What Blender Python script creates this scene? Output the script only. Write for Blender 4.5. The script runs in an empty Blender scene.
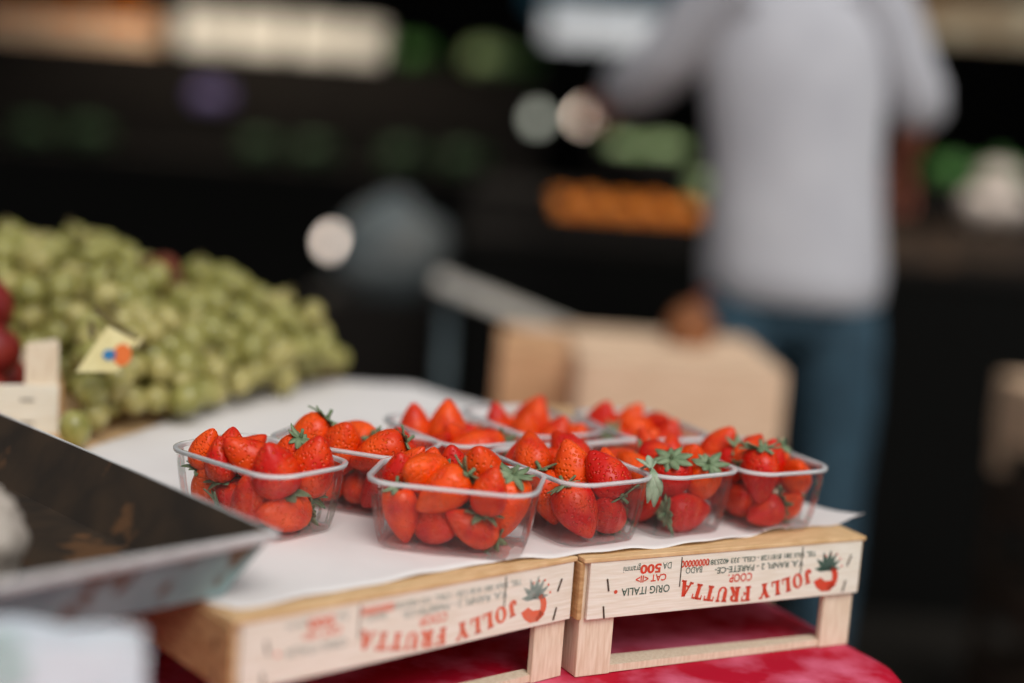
import bpy, bmesh, math, random
from mathutils import Vector, Matrix, Quaternion
random.seed(7)
PI = math.pi
scn = bpy.context.scene
COL = scn.collection

# ------------------------------------------------------------------ camera, world, light, exposure
PITCH, ROLL, CAM_H, F_PX = 0.1481, 0.073, 1.2139, 1462.1
cam_data = bpy.data.cameras.new('camera')
cam = bpy.data.objects.new('camera', cam_data)
COL.objects.link(cam)
cam_data.sensor_width = 36.0
cam_data.lens = F_PX * 36.0 / 1024.0
cam_data.clip_start = 0.05
cam_data.clip_end = 100
cam.matrix_world = Matrix.Translation((0, 0, CAM_H)) @ Matrix.Rotation(PI / 2 - PITCH, 4, 'X') @ Matrix.Rotation(ROLL, 4, 'Z')
cam_data.dof.use_dof = True
cam_data.dof.focus_distance = 1.262
cam_data.dof.aperture_fstop = cam_data.lens / 1000.0 / 0.053
scn.camera = cam

world = bpy.data.worlds.new('world')
scn.world = world
world.use_nodes = True
wn = world.node_tree
bg = wn.nodes['Background']
w_tc = wn.nodes.new('ShaderNodeTexCoord')
w_sep = wn.nodes.new('ShaderNodeSeparateXYZ')
w_ramp = wn.nodes.new('ShaderNodeValToRGB')
wn.links.new(w_tc.outputs['Generated'], w_sep.inputs[0])
wn.links.new(w_sep.outputs['Z'], w_ramp.inputs[0])
w_ramp.color_ramp.elements[0].position = 0.0
w_ramp.color_ramp.elements[0].color = (1.64, 1.64, 1.63, 1)
w_mid = w_ramp.color_ramp.elements.new(0.14)
w_mid.color = (0.84, 0.85, 0.87, 1)
w_ramp.color_ramp.elements[-1].position = 0.6
w_ramp.color_ramp.elements[-1].color = (0.62, 0.66, 0.70, 1)
wn.links.new(w_ramp.outputs[0], bg.inputs[0])
bg.inputs[1].default_value = 0.56

sun_data = bpy.data.lights.new('sun', 'SUN')
sun_data.energy = 2.25
sun_data.angle = math.radians(36)
sun_data.color = (1.0, 0.96, 0.92)
sun = bpy.data.objects.new('sun', sun_data)
COL.objects.link(sun)
sun.location = (1.5, -2, 3)
sun.rotation_euler = (Vector((-0.30, 0.68, -0.85))).to_track_quat('-Z', 'Y').to_euler()

vs = scn.view_settings
vs.view_transform = 'Standard'
vs.look = 'None'
vs.gamma = 1.0
vs.exposure = 0.0
vs.use_curve_mapping = False
scn.cycles.use_denoising = True
scn.cycles.transparent_max_bounces = 40
scn.cycles.max_bounces = 10

# ------------------------------------------------------------------ small helpers
def lin(r, g, b):
    f = lambda c: (c / 255 / 12.92) if c <= 10 else ((c / 255 + 0.055) / 1.055) ** 2.4
    return (f(r), f(g), f(b), 1)

def uny(u, v, Y):
    """the point at distance Y in front of the camera that the photograph shows at (u, v)"""
    cr, sr = math.cos(ROLL), math.sin(ROLL)
    a, b = u - 512, v - 341.5
    x, y = cr * a + sr * b, -sr * a + cr * b
    c, s = math.cos(PITCH), math.sin(PITCH)
    d = Vector((x / F_PX, c - y / F_PX * s, -s - y / F_PX * c))
    return Vector((0, 0, CAM_H)) + d * (Y / d.y)

def unz(u, v, z):
    p = uny(u, v, 1.0) - Vector((0, 0, CAM_H))
    return Vector((0, 0, CAM_H)) + p * ((z - CAM_H) / p.z)

def N(nt, kind, **kw):
    n = nt.nodes.new(kind)
    for k, v in kw.items():
        setattr(n, k, v)
    return n

def mat(name, col, rough=0.6, col2=None, scale=20, stretch=(1, 1, 1), bump=0.0, metal=0.0, spec=0.5, sheen=0.0, detail=4, lo=0.35, hi=0.65, coat=0.0, sss=0.0):
    """a Principled material whose colour wanders between col and col2 over a noise"""
    m = bpy.data.materials.new(name)
    m.use_nodes = True
    nt = m.node_tree
    b = nt.nodes['Principled BSDF']
    b.inputs['Roughness'].default_value = rough
    b.inputs['Metallic'].default_value = metal
    b.inputs['Specular IOR Level'].default_value = spec
    b.inputs['Sheen Weight'].default_value = sheen
    b.inputs['Coat Weight'].default_value = coat
    if sss:
        b.inputs['Subsurface Weight'].default_value = sss
        b.inputs['Subsurface Radius'].default_value = (0.01, 0.008, 0.003)
        b.inputs['Subsurface Scale'].default_value = 0.6
    b.inputs['Base Color'].default_value = col
    if col2 or bump:
        tc = N(nt, 'ShaderNodeTexCoord')
        mp = N(nt, 'ShaderNodeMapping')
        mp.inputs['Scale'].default_value = stretch
        nz = N(nt, 'ShaderNodeTexNoise')
        nz.inputs['Scale'].default_value = scale
        nz.inputs['Detail'].default_value = detail
        nt.links.new(tc.outputs['Object'], mp.inputs[0])
        nt.links.new(mp.outputs[0], nz.inputs['Vector'])
        if col2:
            rp = N(nt, 'ShaderNodeValToRGB')
            rp.color_ramp.elements[0].position = lo
            rp.color_ramp.elements[0].color = col
            rp.color_ramp.elements[1].position = hi
            rp.color_ramp.elements[1].color = col2
            nt.links.new(nz.outputs['Fac'], rp.inputs[0])
            nt.links.new(rp.outputs[0], b.inputs['Base Color'])
        if bump:
            bp = N(nt, 'ShaderNodeBump')
            bp.inputs['Strength'].default_value = bump
            bp.inputs['Distance'].default_value = 0.003
            nt.links.new(nz.outputs['Fac'], bp.inputs['Height'])
            nt.links.new(bp.outputs[0], b.inputs['Normal'])
    return m

def emis(name, col, strength):
    m = bpy.data.materials.new(name)
    m.use_nodes = True
    b = m.node_tree.nodes['Principled BSDF']
    b.inputs['Base Color'].default_value = col
    b.inputs['Emission Color'].default_value = col
    b.inputs['Emission Strength'].default_value = strength
    return m

def clear(name, tint, haze, haze_col, gloss_max=0.5, rough=0.08):
    """clear plastic film: mostly see-through, a fresnel gloss and a little milky haze"""
    m = bpy.data.materials.new(name)
    m.use_nodes = True
    nt = m.node_tree
    nt.nodes.remove(nt.nodes['Principled BSDF'])
    out = nt.nodes['Material Output']
    tr = N(nt, 'ShaderNodeBsdfTransparent')
    tr.inputs[0].default_value = tint
    di = N(nt, 'ShaderNodeBsdfDiffuse')
    di.inputs[0].default_value = haze_col
    gl = N(nt, 'ShaderNodeBsdfGlossy')
    gl.inputs['Roughness'].default_value = rough
    gl.inputs[0].default_value = (1, 1, 1, 1)
    m1 = N(nt, 'ShaderNodeMixShader')
    m1.inputs[0].default_value = haze
    nt.links.new(tr.outputs[0], m1.inputs[1])
    nt.links.new(di.outputs[0], m1.inputs[2])
    lw = N(nt, 'ShaderNodeLayerWeight')
    lw.inputs[0].default_value = 0.26
    mul = N(nt, 'ShaderNodeMath', operation='MULTIPLY')
    mul.inputs[1].default_value = gloss_max
    nt.links.new(lw.outputs['Fresnel'], mul.inputs[0])
    m2 = N(nt, 'ShaderNodeMixShader')
    nt.links.new(mul.outputs[0], m2.inputs[0])
    nt.links.new(m1.outputs[0], m2.inputs[1])
    nt.links.new(gl.outputs[0], m2.inputs[2])
    nt.links.new(m2.outputs[0], out.inputs[0])
    return m

def link(o, parent=None):
    COL.objects.link(o)
    if parent is not None:
        o.parent = parent
    return o

def obj(name, bm, m, parent=None, smooth=False, solid=0.0, bevel=0.0, subsurf=0):
    """one mesh object out of a bmesh"""
    me = bpy.data.meshes.new(name)
    bmesh.ops.recalc_face_normals(bm, faces=bm.faces)
    bm.to_mesh(me)
    bm.free()
    for k in (m if isinstance(m, (list, tuple)) else [m]):
        me.materials.append(k)
    if smooth:
        for p in me.polygons:
            p.use_smooth = True
    o = bpy.data.objects.new(name, me)
    if solid:
        md = o.modifiers.new('thickness', 'SOLIDIFY')
        md.thickness = solid
        md.offset = 0
    if bevel:
        md = o.modifiers.new('bevel', 'BEVEL')
        md.width = bevel
        md.segments = 2
    if subsurf:
        md = o.modifiers.new('subdivision', 'SUBSURF')
        md.levels = md.render_levels = subsurf
    return link(o, parent)

def tag(o, label=None, cat=None, group=None, kind=None):
    if label: o['label'] = label
    if cat: o['category'] = cat
    if group: o['group'] = group
    if kind: o['kind'] = kind
    return o

def empty(name, loc=(0, 0, 0), rz=0.0):
    o = bpy.data.objects.new(name, None)
    o.empty_display_size = 0.05
    o.location = loc
    o.rotation_euler = (0, 0, rz)
    return link(o)

def box(bm, x0, x1, y0, y1, z0, z1, M=None):
    vs_ = [bm.verts.new((x, y, z)) for z in (z0, z1) for x, y in ((x0, y0), (x1, y0), (x1, y1), (x0, y1))]
    for f in ((3, 2, 1, 0), (4, 5, 6, 7), (0, 1, 5, 4), (1, 2, 6, 5), (2, 3, 7, 6), (3, 0, 4, 7)):
        bm.faces.new([vs_[i] for i in f])
    if M is not None:
        bmesh.ops.transform(bm, matrix=M, verts=vs_)
    return vs_

def boxbm(*a, **k):
    bm = bmesh.new()
    box(bm, *a, **k)
    return bm

def prism(bm, pts, z0, z1):
    a = [bm.verts.new((x, y, z0)) for x, y in pts]
    b = [bm.verts.new((x, y, z1)) for x, y in pts]
    n = len(pts)
    bm.faces.new(a[::-1])
    bm.faces.new(b)
    for i in range(n):
        bm.faces.new((a[i], a[(i + 1) % n], b[(i + 1) % n], b[i]))
    return a + b

def loft(bm, rings, cap=True, closed=True):
    """rings: lists of equally many points"""
    V = [[bm.verts.new(p) for p in r] for r in rings]
    n = len(V[0])
    for a, b in zip(V, V[1:]):
        for i in range(n if closed else n - 1):
            bm.faces.new((a[i], a[(i + 1) % n], b[(i + 1) % n], b[i]))
    if cap and closed:
        bm.faces.new(V[0][::-1])
        bm.faces.new(V[-1])
    return V

def tube(bm, path, rad, n=8, cap=True):
    """a tube along a path with one radius per point"""
    path = [Vector(p) for p in path]
    if not isinstance(rad, (list, tuple)):
        rad = [rad] * len(path)
    rings = []
    up = Vector((0, 0, 1))
    for i, p in enumerate(path):
        t = (path[min(i + 1, len(path) - 1)] - path[max(i - 1, 0)]).normalized()
        ref = up if abs(t.dot(up)) < 0.95 else Vector((1, 0, 0))
        a = t.cross(ref).normalized()
        b = a.cross(t).normalized()
        rings.append([p + a * rad[i] * math.cos(2 * PI * k / n) + b * rad[i] * math.sin(2 * PI * k / n) for k in range(n)])
    return loft(bm, rings, cap)

def lathe(bm, prof, n=24, jitter=0.0):
    rings = []
    for r, z in prof:
        rings.append([(r * math.cos(2 * PI * k / n), r * math.sin(2 * PI * k / n), z) for k in range(n)])
    return loft(bm, rings, True)

def ball(bm, c, r, seg=16, rings=10, sq=(1, 1, 1), wob=0.0):
    vs0 = len(bm.verts)
    res = bmesh.ops.create_uvsphere(bm, u_segments=seg, v_segments=rings, radius=r)
    for v in res['verts']:
        k = 1 + (random.uniform(-wob, wob) if wob else 0)
        v.co = Vector(c) + Vector((v.co.x * sq[0], v.co.y * sq[1], v.co.z * sq[2])) * k
    return res['verts']

def copy_tree(o, parent=None):
    c = o.copy()
    COL.objects.link(c)
    if parent is not None:
        c.parent = parent
    for ch in list(o.children):
        copy_tree(ch, c)
    return c

# ------------------------------------------------------------------ materials
wood = mat('pale_poplar_wood', lin(243, 237, 222), 0.75, lin(232, 222, 202), 26, (1.5, 6, 24), 0.1)
wood_side = mat('poplar_plywood', lin(205, 166, 116), 0.8, lin(176, 132, 84), 30, (2, 2, 10), 0.15)
wood_board = mat('tan_bottom_board', lin(232, 196, 148), 0.8, lin(212, 172, 122), 30, (2, 14, 2), 0.15)
wood_post = mat('pale_post_wood', lin(238, 222, 198), 0.75, lin(222, 200, 172), 30, (14, 14, 1.5), 0.1)
old_wood = mat('weathered_crate_wood', lin(240, 208, 176), 0.8, lin(222, 186, 152), 18, (1.5, 4, 10), 0.1)
dark_wood = mat('dark_stall_wood', lin(24, 19, 14), 0.85, lin(13, 11, 9), 12, (1, 1, 8), 0.1, spec=.2)  # dark base colour carries the shade of the unlit stalls
ink_red = mat('red_ink', lin(222, 62, 34), 0.7, lin(206, 80, 52), 160)
ink_green = mat('dark_green_ink', lin(44, 76, 62), 0.7, lin(84, 104, 92), 160)
staple_mat = mat('staple_wire', lin(92, 78, 66), 0.5, metal=0.7)
crack_mat = mat('crack_in_wood', lin(74, 62, 48), 0.9)
paper = mat('white_liner_paper', lin(236, 231, 228), 0.8, lin(228, 222, 219), 9, bump=0.05)
velvet = mat('red_velvet', lin(186, 8, 44), 0.8, lin(226, 112, 142), 15, detail=7, lo=0.42, hi=0.66, bump=0.1, spec=.2)
steel = mat('blue_grey_galvanised_steel', lin(122, 138, 142), 0.5, lin(96, 112, 118), 22, metal=0.25)
bag_white = mat('white_bag_paper', lin(226, 231, 236), 0.75, lin(214, 222, 230), 14, bump=0.05)
grape_mats = [mat('green_grape_skin', lin(166, 160, 92), 0.32, lin(130, 128, 62), 60, sss=0.15, coat=0.1),
              mat('yellow_green_grape_skin', lin(188, 176, 112), 0.32, lin(150, 142, 78), 60, sss=0.15, coat=0.1)]
stem_mat = mat('grape_stem', lin(110, 96, 52), 0.8, lin(84, 70, 40), 90)
leaf_dry = mat('dry_vine_leaf', lin(120, 52, 26), 0.8, lin(70, 40, 22), 60)
nectarine_skin = mat('dark_red_nectarine_skin', lin(120, 24, 24), 0.45, lin(150, 52, 36), 22, lo=.45, hi=.75)
calyx_mat = mat('strawberry_leaf', lin(96, 118, 82), 0.6, lin(134, 152, 116), 3)
film = clear('clear_punnet_plastic', (0.998, 0.998, 0.998, 1), 0.022, (0.97, 0.97, 0.97, 1), 0.5)
rim_film = clear('punnet_rim_plastic', (0.985, 0.985, 0.985, 1), 0.48, (1, 1, 1, 1), 1.0, 0.08)  # white diffuse share stands in for sky highlights on the rim
black = mat('black_and_hall_shade', (0.004, 0.004, 0.0035, 1), 0.95, spec=0.1)  # black stands in for shade across the backdrop; cords and hoops share it

def strawberry_material():
    m = bpy.data.materials.new('ripe_strawberry_skin')
    m.use_nodes = True
    nt = m.node_tree
    b = nt.nodes['Principled BSDF']
    b.inputs['Roughness'].default_value = 0.36
    b.inputs['Specular IOR Level'].default_value = 0.36
    b.inputs['Subsurface Weight'].default_value = 0.0
    b.inputs['Subsurface Radius'].default_value = (0.006, 0.002, 0.001)
    tc = N(nt, 'ShaderNodeTexCoord')
    oi = N(nt, 'ShaderNodeObjectInfo')
    vo = N(nt, 'ShaderNodeTexVoronoi')
    vo.inputs['Scale'].default_value = 10.5
    nt.links.new(tc.outputs['Object'], vo.inputs['Vector'])
    nz = N(nt, 'ShaderNodeTexNoise')
    nz.inputs['Scale'].default_value = 1.6
    nt.links.new(tc.outputs['Object'], nz.inputs['Vector'])
    add = N(nt, 'ShaderNodeMath', operation='ADD')
    nt.links.new(nz.outputs['Fac'], add.inputs[0])
    sc = N(nt, 'ShaderNodeMath', operation='MULTIPLY_ADD')
    sc.inputs[1].default_value = 0.5
    sc.inputs[2].default_value = -0.25
    nt.links.new(oi.outputs['Random'], sc.inputs[0])
    nt.links.new(sc.outputs[0], add.inputs[1])
    rp = N(nt, 'ShaderNodeValToRGB')
    rp.color_ramp.elements[0].position = 0.3
    rp.color_ramp.elements[0].color = lin(204, 18, 2)
    rp.color_ramp.elements[1].position = 0.75
    rp.color_ramp.elements[1].color = lin(246, 84, 8)
    nt.links.new(add.outputs[0], rp.inputs[0])
    seed = N(nt, 'ShaderNodeMath', operation='LESS_THAN')
    seed.inputs[1].default_value = 0.15
    nt.links.new(vo.outputs['Distance'], seed.inputs[0])
    mx = N(nt, 'ShaderNodeMix', data_type='RGBA')
    mx.inputs['B'].default_value = lin(236, 112, 34)
    nt.links.new(seed.outputs[0], mx.inputs['Factor'])
    nt.links.new(rp.outputs[0], mx.inputs['A'])
    nt.links.new(mx.outputs['Result'], b.inputs['Base Color'])
    mr = N(nt, 'ShaderNodeMapRange')
    mr.inputs['From Max'].default_value = 0.45
    nt.links.new(vo.outputs['Distance'], mr.inputs['Value'])
    bp = N(nt, 'ShaderNodeBump')
    bp.inputs['Strength'].default_value = 0.9
    bp.inputs['Distance'].default_value = 0.0015
    nt.links.new(mr.outputs['Result'], bp.inputs['Height'])
    nt.links.new(bp.outputs[0], b.inputs['Normal'])
    return m

berry_mat = strawberry_material()

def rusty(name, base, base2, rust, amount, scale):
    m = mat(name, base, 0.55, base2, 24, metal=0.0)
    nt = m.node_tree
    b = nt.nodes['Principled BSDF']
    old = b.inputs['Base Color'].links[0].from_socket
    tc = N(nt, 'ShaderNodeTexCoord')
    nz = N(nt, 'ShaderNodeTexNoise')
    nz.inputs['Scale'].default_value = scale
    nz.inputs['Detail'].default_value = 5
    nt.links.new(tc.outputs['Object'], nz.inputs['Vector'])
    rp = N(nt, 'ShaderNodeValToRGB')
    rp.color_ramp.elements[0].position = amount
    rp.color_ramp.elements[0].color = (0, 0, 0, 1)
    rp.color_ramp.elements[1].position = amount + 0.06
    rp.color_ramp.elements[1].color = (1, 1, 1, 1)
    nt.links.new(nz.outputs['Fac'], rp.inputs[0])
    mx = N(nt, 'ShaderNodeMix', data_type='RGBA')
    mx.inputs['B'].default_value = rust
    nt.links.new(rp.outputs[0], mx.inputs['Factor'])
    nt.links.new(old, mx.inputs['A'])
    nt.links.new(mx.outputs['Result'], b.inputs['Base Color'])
    return m

tray_out = rusty('blue_grey_tray_steel', lin(140, 168, 168), lin(120, 148, 150), lin(96, 70, 46), 0.56, 30)
tray_in = rusty('dark_brown_tray_steel', lin(58, 44, 30), lin(40, 31, 22), lin(96, 66, 40), 0.60, 14)  # inner faces a darker brown than the outside, with rust patches
tray_rim = mat('lit_painted_tray_edge', lin(214, 212, 210), 0.45, lin(190, 188, 186), 40)  # light on the folded edge is painted in as a brighter colour

# ------------------------------------------------------------------ table cloth over the market table
TZ = 0.7495
def tablecloth():
    c0 = Vector((0.392, 1.262))
    r = Vector((-0.463, 0.886))            # along the right edge, away from the camera
    f = Vector((-0.70, -0.714))            # along the front edge, to the left
    corners = [c0, c0 + r * 1.15, c0 + r * 1.15 + Vector((-1.25, -0.30)), c0 + f * 1.35 + Vector((-0.25, 0.25)), c0 + f * 1.35]
    # rounded outline
    out = []
    n = len(corners)
    for i, c in enumerate(corners):
        a = (corners[i - 1] - c).normalized()
        b = (corners[(i + 1) % n] - c).normalized()
        rad = 0.05
        p0, p1 = c + a * rad, c + b * rad
        for k in range(9):
            t = k / 8
            out.append((p0 * (1 - t) ** 2 + c * 2 * t * (1 - t) + p1 * t * t))
    # resample densely
    dense = []
    for i in range(len(out)):
        p, q = out[i], out[(i + 1) % len(out)]
        m = max(1, int((q - p).length / 0.03))
        for k in range(m):
            dense.append(p.lerp(q, k / m))
    n = len(dense)
    cen = sum(dense, Vector((0, 0))) / n
    nor = []
    for i in range(n):
        t = (dense[(i + 1) % n] - dense[i - 1]).normalized()
        d = Vector((t.y, -t.x))
        if d.dot(dense[i] - cen) < 0:
            d = -d
        nor.append(d)
    bm = bmesh.new()
    rings = []
    for sc in (0.25, 0.5, 0.75, 0.93):
        rings.append([(cen + (p - cen) * sc).to_3d() + Vector((0, 0, TZ)) for p in dense])
    s = 0.0
    arc = [0.0]
    for i in range(n):
        arc.append(arc[-1] + (dense[(i + 1) % n] - dense[i]).length)
    for off, dz, w in ((-0.022, 0, 0), (-0.010, -0.004, 0), (-0.003, -0.011, 0), (0.001, -0.024, .1), (0.006, -0.07, .35), (0.014, -0.2, .7), (0.022, -0.45, 1), (0.028, -0.748, 1.2)):
        ring = []
        for i, p in enumerate(dense):
            wv = 0.010 * math.sin(arc[i] * 34) + 0.006 * math.sin(arc[i] * 57 + 1)
            q = p + nor[i] * (off + w * wv)
            ring.append((q.x, q.y, TZ + dz))
        rings.append(ring)
    loft(bm, rings, cap=False)
    bm.faces.new([v for v in bm.verts[:n]]) if False else None
    bm.verts.ensure_lookup_table()
    bm.faces.new(bm.verts[:n])
    o = obj('tablecloth', bm, velvet, smooth=True)
    tag(o, 'crimson red velvet cloth covering the market table under the strawberry crates', 'tablecloth')
tablecloth()

# ------------------------------------------------------------------ lettering
def flat_text(txt, size, align='CENTER', squeeze=1.0, weight=0.0):
    cu = bpy.data.curves.new('lettering', 'FONT')
    cu.body = txt
    cu.size = size
    cu.align_x = align
    cu.offset = weight
    cu.resolution_u = 3
    ob = bpy.data.objects.new('lettering', cu)
    me = bpy.data.meshes.new_from_object(ob)
    bpy.data.objects.remove(ob)
    bpy.data.curves.remove(cu)
    bm = bmesh.new()
    bm.from_mesh(me)
    bpy.data.meshes.remove(me)
    for v in bm.verts:
        v.co.x *= squeeze
    return bm

def quad2(bm, a, b, w):
    a, b = Vector(a), Vector(b)
    d = (b - a).normalized()
    nn = Vector((-d.y, d.x)) * w / 2
    bm.faces.new([bm.verts.new((p.x, p.y, 0)) for p in (a - nn, b - nn, b + nn, a + nn)])

def arc2(bm, c, rx, ry, a0, a1, w, n=14):
    pr = None
    for k in range(n + 1):
        a = math.radians(a0 + (a1 - a0) * k / n)
        wx, wy = w, w * 0.55
        o = (c[0] + rx * math.cos(a), c[1] + ry * math.sin(a))
        i = (c[0] + (rx - wx) * math.cos(a), c[1] + (ry - wy) * math.sin(a))
        cur = (bm.verts.new((o[0], o[1], 0)), bm.verts.new((i[0], i[1], 0)))
        if pr:
            bm.faces.new((pr[0], cur[0], cur[1], pr[1]))
        pr = cur

def slab_glyph(ch):
    """a heavy slab-serif capital, one unit tall; returns (bmesh, width)"""
    bm = bmesh.new()
    S, H, T = 0.30, 0.13, 0.15          # stem, serif bar, thin stroke
    def serif(x, y, w=0.46):
        quad2(bm, (x - w / 2, y + (H / 2 if y < 0.5 else -H / 2)), (x + w / 2, y + (H / 2 if y < 0.5 else -H / 2)), H)
    def stem(x):
        quad2(bm, (x, 0), (x, 1), S)
    if ch == 'L':
        stem(.24); serif(.24, 1); quad2(bm, (.02, H / 2), (.74, H / 2), H); quad2(bm, (.69, 0), (.69, .36), .10); w = .76
    elif ch == 'J':
        quad2(bm, (.42, .25), (.42, 1), S); serif(.42, 1); arc2(bm, (.27, .27), .28, .27, 180, 360, .25); ball2(bm, .12, .28, .11); w = .66
    elif ch == 'O':
        arc2(bm, (.42, .5), .42, .52, 0, 360, .25, 26); w = .84
    elif ch == 'Y':
        quad2(bm, (.45, 0), (.45, .45), S); serif(.45, 0); quad2(bm, (.45, .40), (.18, 1), S * .95); quad2(bm, (.45, .40), (.74, 1), T); serif(.16, 1, .36); serif(.76, 1, .32); w = .92
    elif ch == 'F':
        stem(.24); serif(.24, 0); quad2(bm, (.02, 1 - H / 2), (.76, 1 - H / 2), H); quad2(bm, (.71, .66), (.71, 1), .10); quad2(bm, (.3, .5), (.56, .5), H); quad2(bm, (.56, .36), (.56, .64), .08); w = .78
    elif ch == 'R':
        stem(.24); serif(.24, 0); quad2(bm, (.02, 1 - H / 2), (.42, 1 - H / 2), H); quad2(bm, (.3, .48), (.42, .48), H); arc2(bm, (.42, .74), .36, .26, -90, 90, .25)
        quad2(bm, (.48, .46), (.70, .06), S * .9); quad2(bm, (.62, .05), (.88, .05), H); w = .88
    elif ch == 'U':
        quad2(bm, (.22, .3), (.22, 1), S); serif(.22, 1, .42); quad2(bm, (.74, .3), (.74, 1), T); serif(.74, 1, .34); arc2(bm, (.45, .32), .36, .32, 180, 360, .2); w = .92
    elif ch == 'T':
        quad2(bm, (.42, 0), (.42, 1), S); serif(.42, 0); quad2(bm, (.02, 1 - H / 2), (.82, 1 - H / 2), H); quad2(bm, (.06, .68), (.06, 1), .09); quad2(bm, (.78, .68), (.78, 1), .09); w = .84
    elif ch == 'A':
        quad2(bm, (.16, 0), (.45, 1), T); quad2(bm, (.76, 0), (.46, 1), S); serif(.14, 0, .32); serif(.78, 0, .38); quad2(bm, (.24, .32), (.66, .32), H * .9); w = .94
    return bm, w

def ball2(bm, x, y, r):
    bm.faces.new([bm.verts.new((x + r * math.cos(k * PI / 6), y + r * math.sin(k * PI / 6), 0)) for k in range(12)])

def merge(dst, src, M):
    me = bpy.data.meshes.new('tmp')
    src.to_mesh(me)
    src.free()
    me.transform(M)
    dst.from_mesh(me)
    bpy.data.meshes.remove(me)

def print_panel(front, W, z_top, z_bot, y, tone):
    """the upside-down printing of the crate end: s runs left to right, t from the panel's upper edge down"""
    ph = z_top - z_bot
    base = Matrix(((-1, 0, 0, 0), (0, 0, -1, y), (0, -1, 0, 0), (0, 0, 0, 1)))   # text plane -> panel, turned upside down
    def put(dst, bm, s, t, rot=0.0):
        M = Matrix.Translation((s * W, 0, z_top - t * ph)) @ base @ Matrix.Rotation(rot, 4, 'Z')
        merge(dst, bm, M)
    red, green = bmesh.new(), bmesh.new()
    # arched maker's name
    word = 'JOLLY FRUTTA'
    size = 0.0142
    glyphs = [(None, .42) if ch == ' ' else slab_glyph(ch) for ch in word]
    total = sum(w + .10 for _, w in glyphs)
    span = 0.478 * W / size                         # in glyph heights
    k = span / total
    x = 0.0
    for bm, w in glyphs:
        mid = (x + (w + .10) / 2) / total           # 0..1 from the J to the A
        x += w + .10
        if bm is None:
            continue
        s = 0.806 - 0.478 * mid
        t = 0.43 + 0.235 * (1 - (2 * mid - 1) ** 2)
        for v in bm.verts:
            v.co = Vector(((v.co.x - w / 2) * size * k, v.co.y * size, 0))
        put(red, bm, s, t, math.atan(1.9 * (1 - 2 * mid) * ph / W))
    def line(dst, txt, s_mid, t, size, width, weight=0.0):
        bm = flat_text(txt, size, weight=weight)
        xs = [v.co.x for v in bm.verts]
        c, w = (min(xs) + max(xs)) / 2, max(xs) - min(xs)
        q = width * W / w
        for v in bm.verts:
            v.co.x = (v.co.x - c) * q
        put(dst, bm, s_mid, t)
    line(green, 'TEL. FAX 081 8181128 - CELL. 333 4025381', 0.618, 0.125, 0.0066, 0.40, .0001)
    line(red, '00000000', 0.370, 0.10, 0.0085, 0.10, .0003)
    line(green, 'V.A. RANFI, 2 - PARETE-CE-', 0.608, 0.275, 0.0080, 0.33, .0001)
    line(green, 'BADO', 0.368, 0.225, 0.0082, 0.058)
    line(red, 'COOP.', 0.538, 0.425, 0.0105, 0.088, .0002)
    line(red, '500', 0.216, 0.115, 0.0108, 0.072, .0004)
    line(green, 'DA', 0.272, 0.10, 0.0085, 0.03)
    line(green, 'grammi', 0.152, 0.115, 0.0085, 0.058)
    line(red, 'CAT <II>', 0.220, 0.30, 0.0086, 0.105, .0002)
    line(green, 'ORIG ITALIA', 0.205, 0.50, 0.0096, 0.165, .0001)
    b2 = bmesh.new()
    ball2(b2, 0, 0, 0.0018)
    put(red, b2, 0.103, 0.545)
    # strawberry emblem: leafy crown, curled red fruit with a pale middle, dots round it
    for a, r in ((-88, .0150), (-60, .0170), (-32, .0185), (-8, .0195), (20, .0190), (50, .0175), (82, .0150)):
        lb = bmesh.new()
        A = math.radians(a)
        d, nn = Vector((math.sin(A), -math.cos(A))), Vector((math.cos(A), math.sin(A)))
        lb.faces.new([lb.verts.new((p.x, p.y, 0)) for p in (Vector((0, 0)) - nn * .001, d * r * .55 - nn * .0024, d * r, d * r * .55 + nn * .0024, nn * .001)])
        put(green, lb, 0.868, 0.50)
    fb = bmesh.new()
    arc2(fb, (0, 0), .0125, .0125, 100, 250, .0066, 18)
    put(red, fb, 0.872, 0.66)
    fb = bmesh.new()
    fb.faces.new([fb.verts.new((p[0], p[1], 0)) for p in ((.008, -.001), (.0155, .0025), (.0115, .0085), (.005, .0128), (-.004, .0130), (-.011, .008), (-.005, .0030), (.002, .0030))])
    put(red, fb, 0.872, 0.655)
    for dx, dy in ((-.0130, -.0120), (-.0155, -.0050), (-.0085, -.0165), (-.0020, -.0170), (.0040, -.0158)):
        fb = bmesh.new()
        ball2(fb, dx, dy, 0.0011)
        put(red, fb, 0.872, 0.55)
    r_ = obj('red_lettering', red, tone[0], front)
    g_ = obj('green_lettering', green, tone[1], front)
    for o in (r_, g_):
        o['label'] = 'upside-down printing'
    return

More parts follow.
